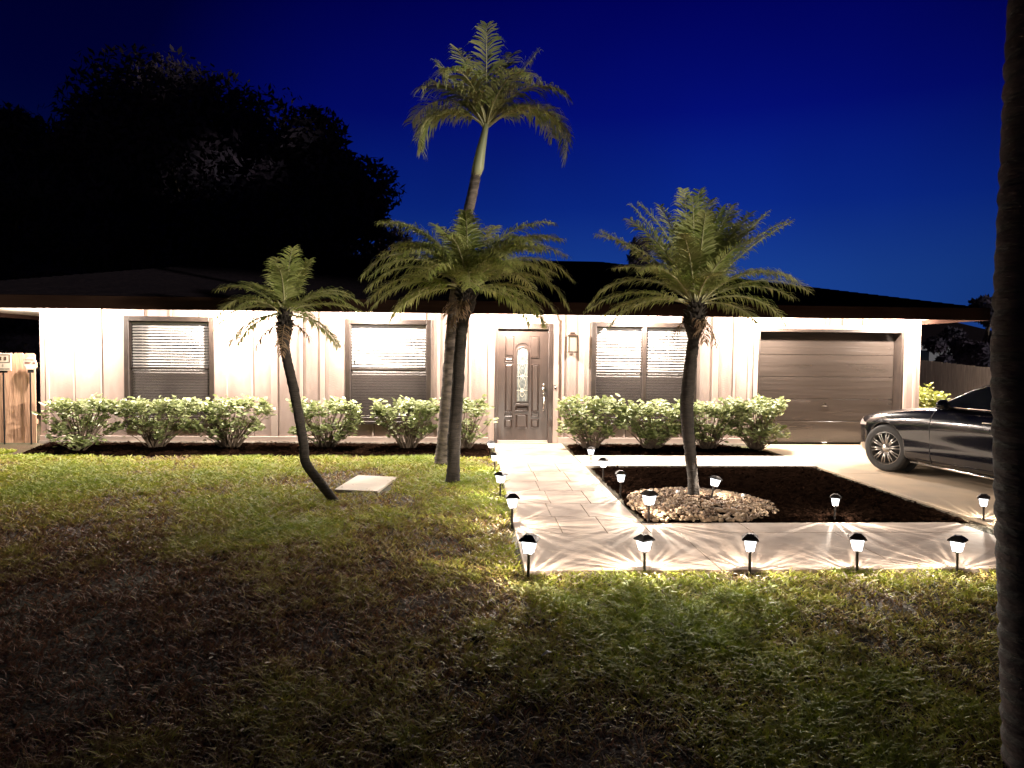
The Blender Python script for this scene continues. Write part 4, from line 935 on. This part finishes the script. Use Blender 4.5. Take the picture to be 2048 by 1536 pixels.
for sg in (1, -1):      # mirrors, headlights, handles
    b = MB(); b.ball((-1.12, sg*1.0, 1.03), .10, 8, (.6, 1, .68)); b.tube([(-1.1, sg*.84, .98), (-1.11, sg*.95, 1.0)], [.03, .025], 8); b.build('mirror', M['paint'], car, True)
    b = MB(); vs = []
    for i in range(9):
        x = .83-.42*i/8; s_ = section(x)
        for t in range(5):
            zlo = .60+.03*i/8; zhi = .665+.055*math.sin(math.pi*min(1, (i+2.5)/9)); z = zlo+(zhi-zlo)*t/4; y = s_[6][0]
            for k in range(3, 12):
                if s_[k][1] <= z <= s_[k+1][1]: u = (z-s_[k][1])/(s_[k+1][1]-s_[k][1]); y = s_[k][0]+(s_[k+1][0]-s_[k][0])*u
            vs.append((x+.004, sg*(y+.004), z))
    b.add(vs, [(i*5+k, (i+1)*5+k, (i+1)*5+k+1, i*5+k+1) for i in range(8) for k in range(4)]); b.build('headlight', M['lens'], car, True)
    for x in (-1.75, -2.75):
        b = MB(); b.tube([(x+.10, sg*.925, .845), (x+.08, sg*.95, .85), (x-.08, sg*.95, .855), (x-.10, sg*.925, .85)], .012, 6); b.build('door_handle', M['chrome'], car, True)
def sidepts(x, zlo, zhi, sg, out):
    P = []; s_ = section(x)
    for k in range(len(s_)-1):
        (y0, z0), (y1, z1) = s_[k], s_[k+1]
        if k >= 2:
            for u in (0, .5):
                z = z0+(z1-z0)*u
                if zlo <= z <= zhi: P.append((x, sg*(y0+(y1-y0)*u+out), z))
    return P
b = MB()
for sg in (1, -1):
    for x in (-.82, -1.98, -3.0):
        P = sidepts(x, .22, .96, sg, -.001)
        if len(P) > 2: b.tube(P, .004, 5)
b.build('door_seam', M['dark'], car, True)
def wheel(x, sg, steer):
    t = bpy.data.objects.new('wheel', None); C.objects.link(t); t.parent = car; t.location = (x, sg*CY, .335); t.rotation_euler = (0, 0, steer)
    b = MB(); prof = [(.235, -.11), (.29, -.115), (.325, -.10), (.335, -.07), (.335, .07), (.325, .10), (.29, .115), (.235, .11)]; b.lathe(prof, 40, ax='y', caps=False); ty = b.build('tyre', M['tyre'], t, True)
    b = MB(); o = sg*.09
    n = 40
    for (ra, rb_, ya, yb) in ((.238, .225, .100, .105), (.225, .215, .105, .06), (.215, .205, .06, -.05)):
        vs = [(ra*math.cos(2*math.pi*k/n), sg*ya, ra*math.sin(2*math.pi*k/n)) for k in range(n)]+[(rb_*math.cos(2*math.pi*k/n), sg*yb, rb_*math.sin(2*math.pi*k/n)) for k in range(n)]
        b.add(vs, [(k, (k+1) % n, n+(k+1) % n, n+k) for k in range(n)])
    for k in range(20):
        a0 = 2*math.pi*k/20+.05*(1 if k % 2 else -1); c_, s_ = math.cos(a0), math.sin(a0)
        b.tube([(.045*c_, sg*.085, .045*s_), (.13*c_, sg*.098, .13*s_), (.222*c_, sg*.095, .222*s_)], [.012, .0095, .0085], 6)
    b.lathe([(.005, sg*.112), (.045, sg*.108), (.062, sg*.092), (.062, sg*.05)], 20, ax='y'); b.build('rim', M['rim'], t, True)
    b = MB(); b.lathe([(.005, sg*.045), (.212, sg*.045), (.212, sg*.0)], 24, ax='y'); b.build('brake_disc', M['dark'], t, True)
    return t
for x, st in ((0, R(14)), (-2.87, 0)):
    for sg in (1, -1): wheel(x, sg, st)
b = MB()
for x in (0, -2.87):
    for sg in (1, -1): b.lathe([(.362, sg*.60), (.362, sg*.62)], 30, c=(x, 0, .335), ax='y')
b.box(-3.6, .6, -.58, .58, .17, .5); b.build('underbody', M['dark'], car)

# ================================================================ BACKGROUND TREES, NEIGHBOUR HOUSE, POLE
def tree(name, label, px, Y, top_py, half_px, n, leafs=.22, blobs=None, low=.25, at=None, grp='dark trees beyond the house'):
    c = W(px, 700, abs(Y)); H_ = W(px, top_py, abs(Y)).z; rw = half_px/FPX*Y
    if at: c = Vector((at[0], at[1], 0)); Y, H_, rw = at[1], at[2], at[3]
    t = empty(name, (c.x, Y, 0), 0, label, 'tree', grp); b = MB()
    pts = [(0, 0, 0), (.1*rw*.3, 0, H_*.25), (-.1, .1, H_*.5), (.1, 0, H_*.75)]; b.tube(pts, [.30*H_/10, .24*H_/10, .17*H_/10, .05], 9)
    cl = blobs or 16; cs = []
    for k in range(cl):
        a = random.uniform(0, 6.28); q = math.sqrt(random.random())*.72; zf = random.uniform(low, .86)
        sh = math.sin(math.pi*min(1, max(.12, (zf-low+.12)/(1.08-low))))**.6
        cs.append((Vector((math.cos(a)*q*rw*sh, math.sin(a)*q*rw*.7*sh, H_*zf)), rw*random.uniform(.26, .42)))
    for (p, r_) in cs: b.tube([(0, 0, p.z*.55), (p.x*.5, p.y*.5, p.z*.8), tuple(p)], [.09*H_/10, .05*H_/10, .02], 5)
    b.build('trunk', M['trunk'], t)
    V = []; F = []; per = n//cl; ra = np.random.default_rng(int(px)+5)
    for (p, r_) in cs:
        d = ra.normal(size=(per, 3)); d /= np.linalg.norm(d, axis=1)[:, None]; rr = r_*ra.uniform(.35, 1.06, per)[:, None]**.6*1.0; q = np.array(p)+d*rr*np.array([1, 1, .8])
        q[:, 2] = np.minimum(q[:, 2], H_)
        e1 = ra.normal(size=(per, 3)); e1 /= np.linalg.norm(e1, axis=1)[:, None]; e2 = np.cross(e1, d); e2 /= (np.linalg.norm(e2, axis=1)[:, None]+1e-6)
        l = leafs*ra.uniform(.6, 1.3, per)[:, None]
        V.append(np.stack([q-e1*l, q-e2*l*.4, q+e1*l, q+e2*l*.4], 1).reshape(-1, 3))
    V = np.concatenate(V); nq = len(V)//4
    me = bpy.data.meshes.new('crown'); me.from_pydata(V.tolist(), [], np.arange(nq*4).reshape(-1, 4).tolist()); me.materials.append(M['tree']); me.update()
    o = bpy.data.objects.new('crown', me); C.objects.link(o); o.parent = t
    return t
tree('broad_tree', 'huge dark tree rising highest behind the left half of the roof', 400, 30, 120, 320, 60000, .17, 66)
tree('broad_tree', 'rounded dark tree behind the roof, left of the tall palm', 650, 27, 195, 185, 42000, .16, 44)
tree('broad_tree', 'dark tree at the far left edge behind the fence', 30, 30, 160, 190, 40000, .17, 40, low=.15)
tree('broad_tree', 'lower dark tree filling the gap above the roof behind the smallest palm', 500, 33, 330, 320, 40000, .17, 46, low=.1)
tree('small_tree', 'small dark tree poking above the roof left of the pebble ring palm', 1275, 30, 442, 60, 4000, .13, 12)
tree('small_tree', 'low dark treetop just above the roof right of the feathery palm', 1150, 34, 498, 55, 3000, .13, 10)
tree('small_tree', 'dark tree behind the grey fence at the right edge', 1975, 24, 575, 75, 6000, .13, 14, low=.2)
tree('small_tree', 'bushy dark tree under the right end of the roof behind the grey fence', 1890, 27, 652, 60, 4000, .12, 12, low=.15)
c = W(1800, 700, 36); N_ = empty('neighbour_house', (c.x+2.5, 36, 0), 0, 'dim blue-grey house far behind the fence on the right', 'house')
b = MB(); b.box(-4, 4, 0, 6, 0, 2.4); b.build('wall', M['housewall'], N_)
b = MB(); b.add([(-4.6, -.6, 2.4), (4.6, -.6, 2.4), (4.6, 6.6, 2.4), (-4.6, 6.6, 2.4), (-1.8, 3, 3.7), (1.8, 3, 3.7)], [(0, 1, 5, 4), (1, 2, 5), (2, 3, 4, 5), (3, 0, 4), (3, 2, 1, 0)]); b.build('roof', M['roof'], N_)
b = MB(); b.box(-2.2, -1.0, -.02, -.002, 1.1, 2.0); b.box(.6, 1.8, -.02, -.002, 1.1, 2.0); b.build('window', M['carglass'], N_)

# unseen hedge added behind the camera, keeps low fill light off the lawn
t = empty('blocker_hedge', (9, -4.5, 0), 0, 'long unseen hedge added behind the viewer to block low light from the lawn', 'hedge'); b = MB(); ra = np.random.default_rng(3)
for k in range(16000):
    x, z = ra.uniform(-13, 16), ra.uniform(.1, 3.0); y = ra.choice([-.45, .45])+ra.normal(0, .06); a = ra.uniform(0, 3.1); l = ra.uniform(.08, .15)
    b.add([(x-l*math.cos(a), y-.03, z-l*math.sin(a)), (x+l*math.sin(a)*.6, y, z-l*math.cos(a)*.6), (x+l*math.cos(a), y+.03, z+l*math.sin(a)), (x-l*math.sin(a)*.6, y, z+l*math.cos(a)*.6)], [(0, 1, 2, 3)])
b.box(-13, 16, -.3, .3, .1, 2.9); b.build('foliage', M['shrub'], t)

for x, lab in ((32.8, 'tall unseen tree added behind the viewer to block light, between the nearest and the second'), (30.5, 'tall unseen tree added behind the viewer to block light, nearest'), (35, 'tall unseen tree added behind the viewer to block light, second along'), (39.5, 'tall unseen tree added behind the viewer to block light, third along'), (43, 'tall unseen tree added behind the viewer to block light, farthest')):
    tree('blocker_tree', lab, 1000+x, 30, 100, 200, 26000, .42, 40, .08, (x+.6, -10, 24, 3.2), 'tall unseen trees added behind the viewer to block light')  # added out of view to shade the far trees from the fill light
tree('broad_tree', 'dark tree between the far left tree and the highest one', 205, 28, 165, 170, 36000, .15, 40, low=.12)
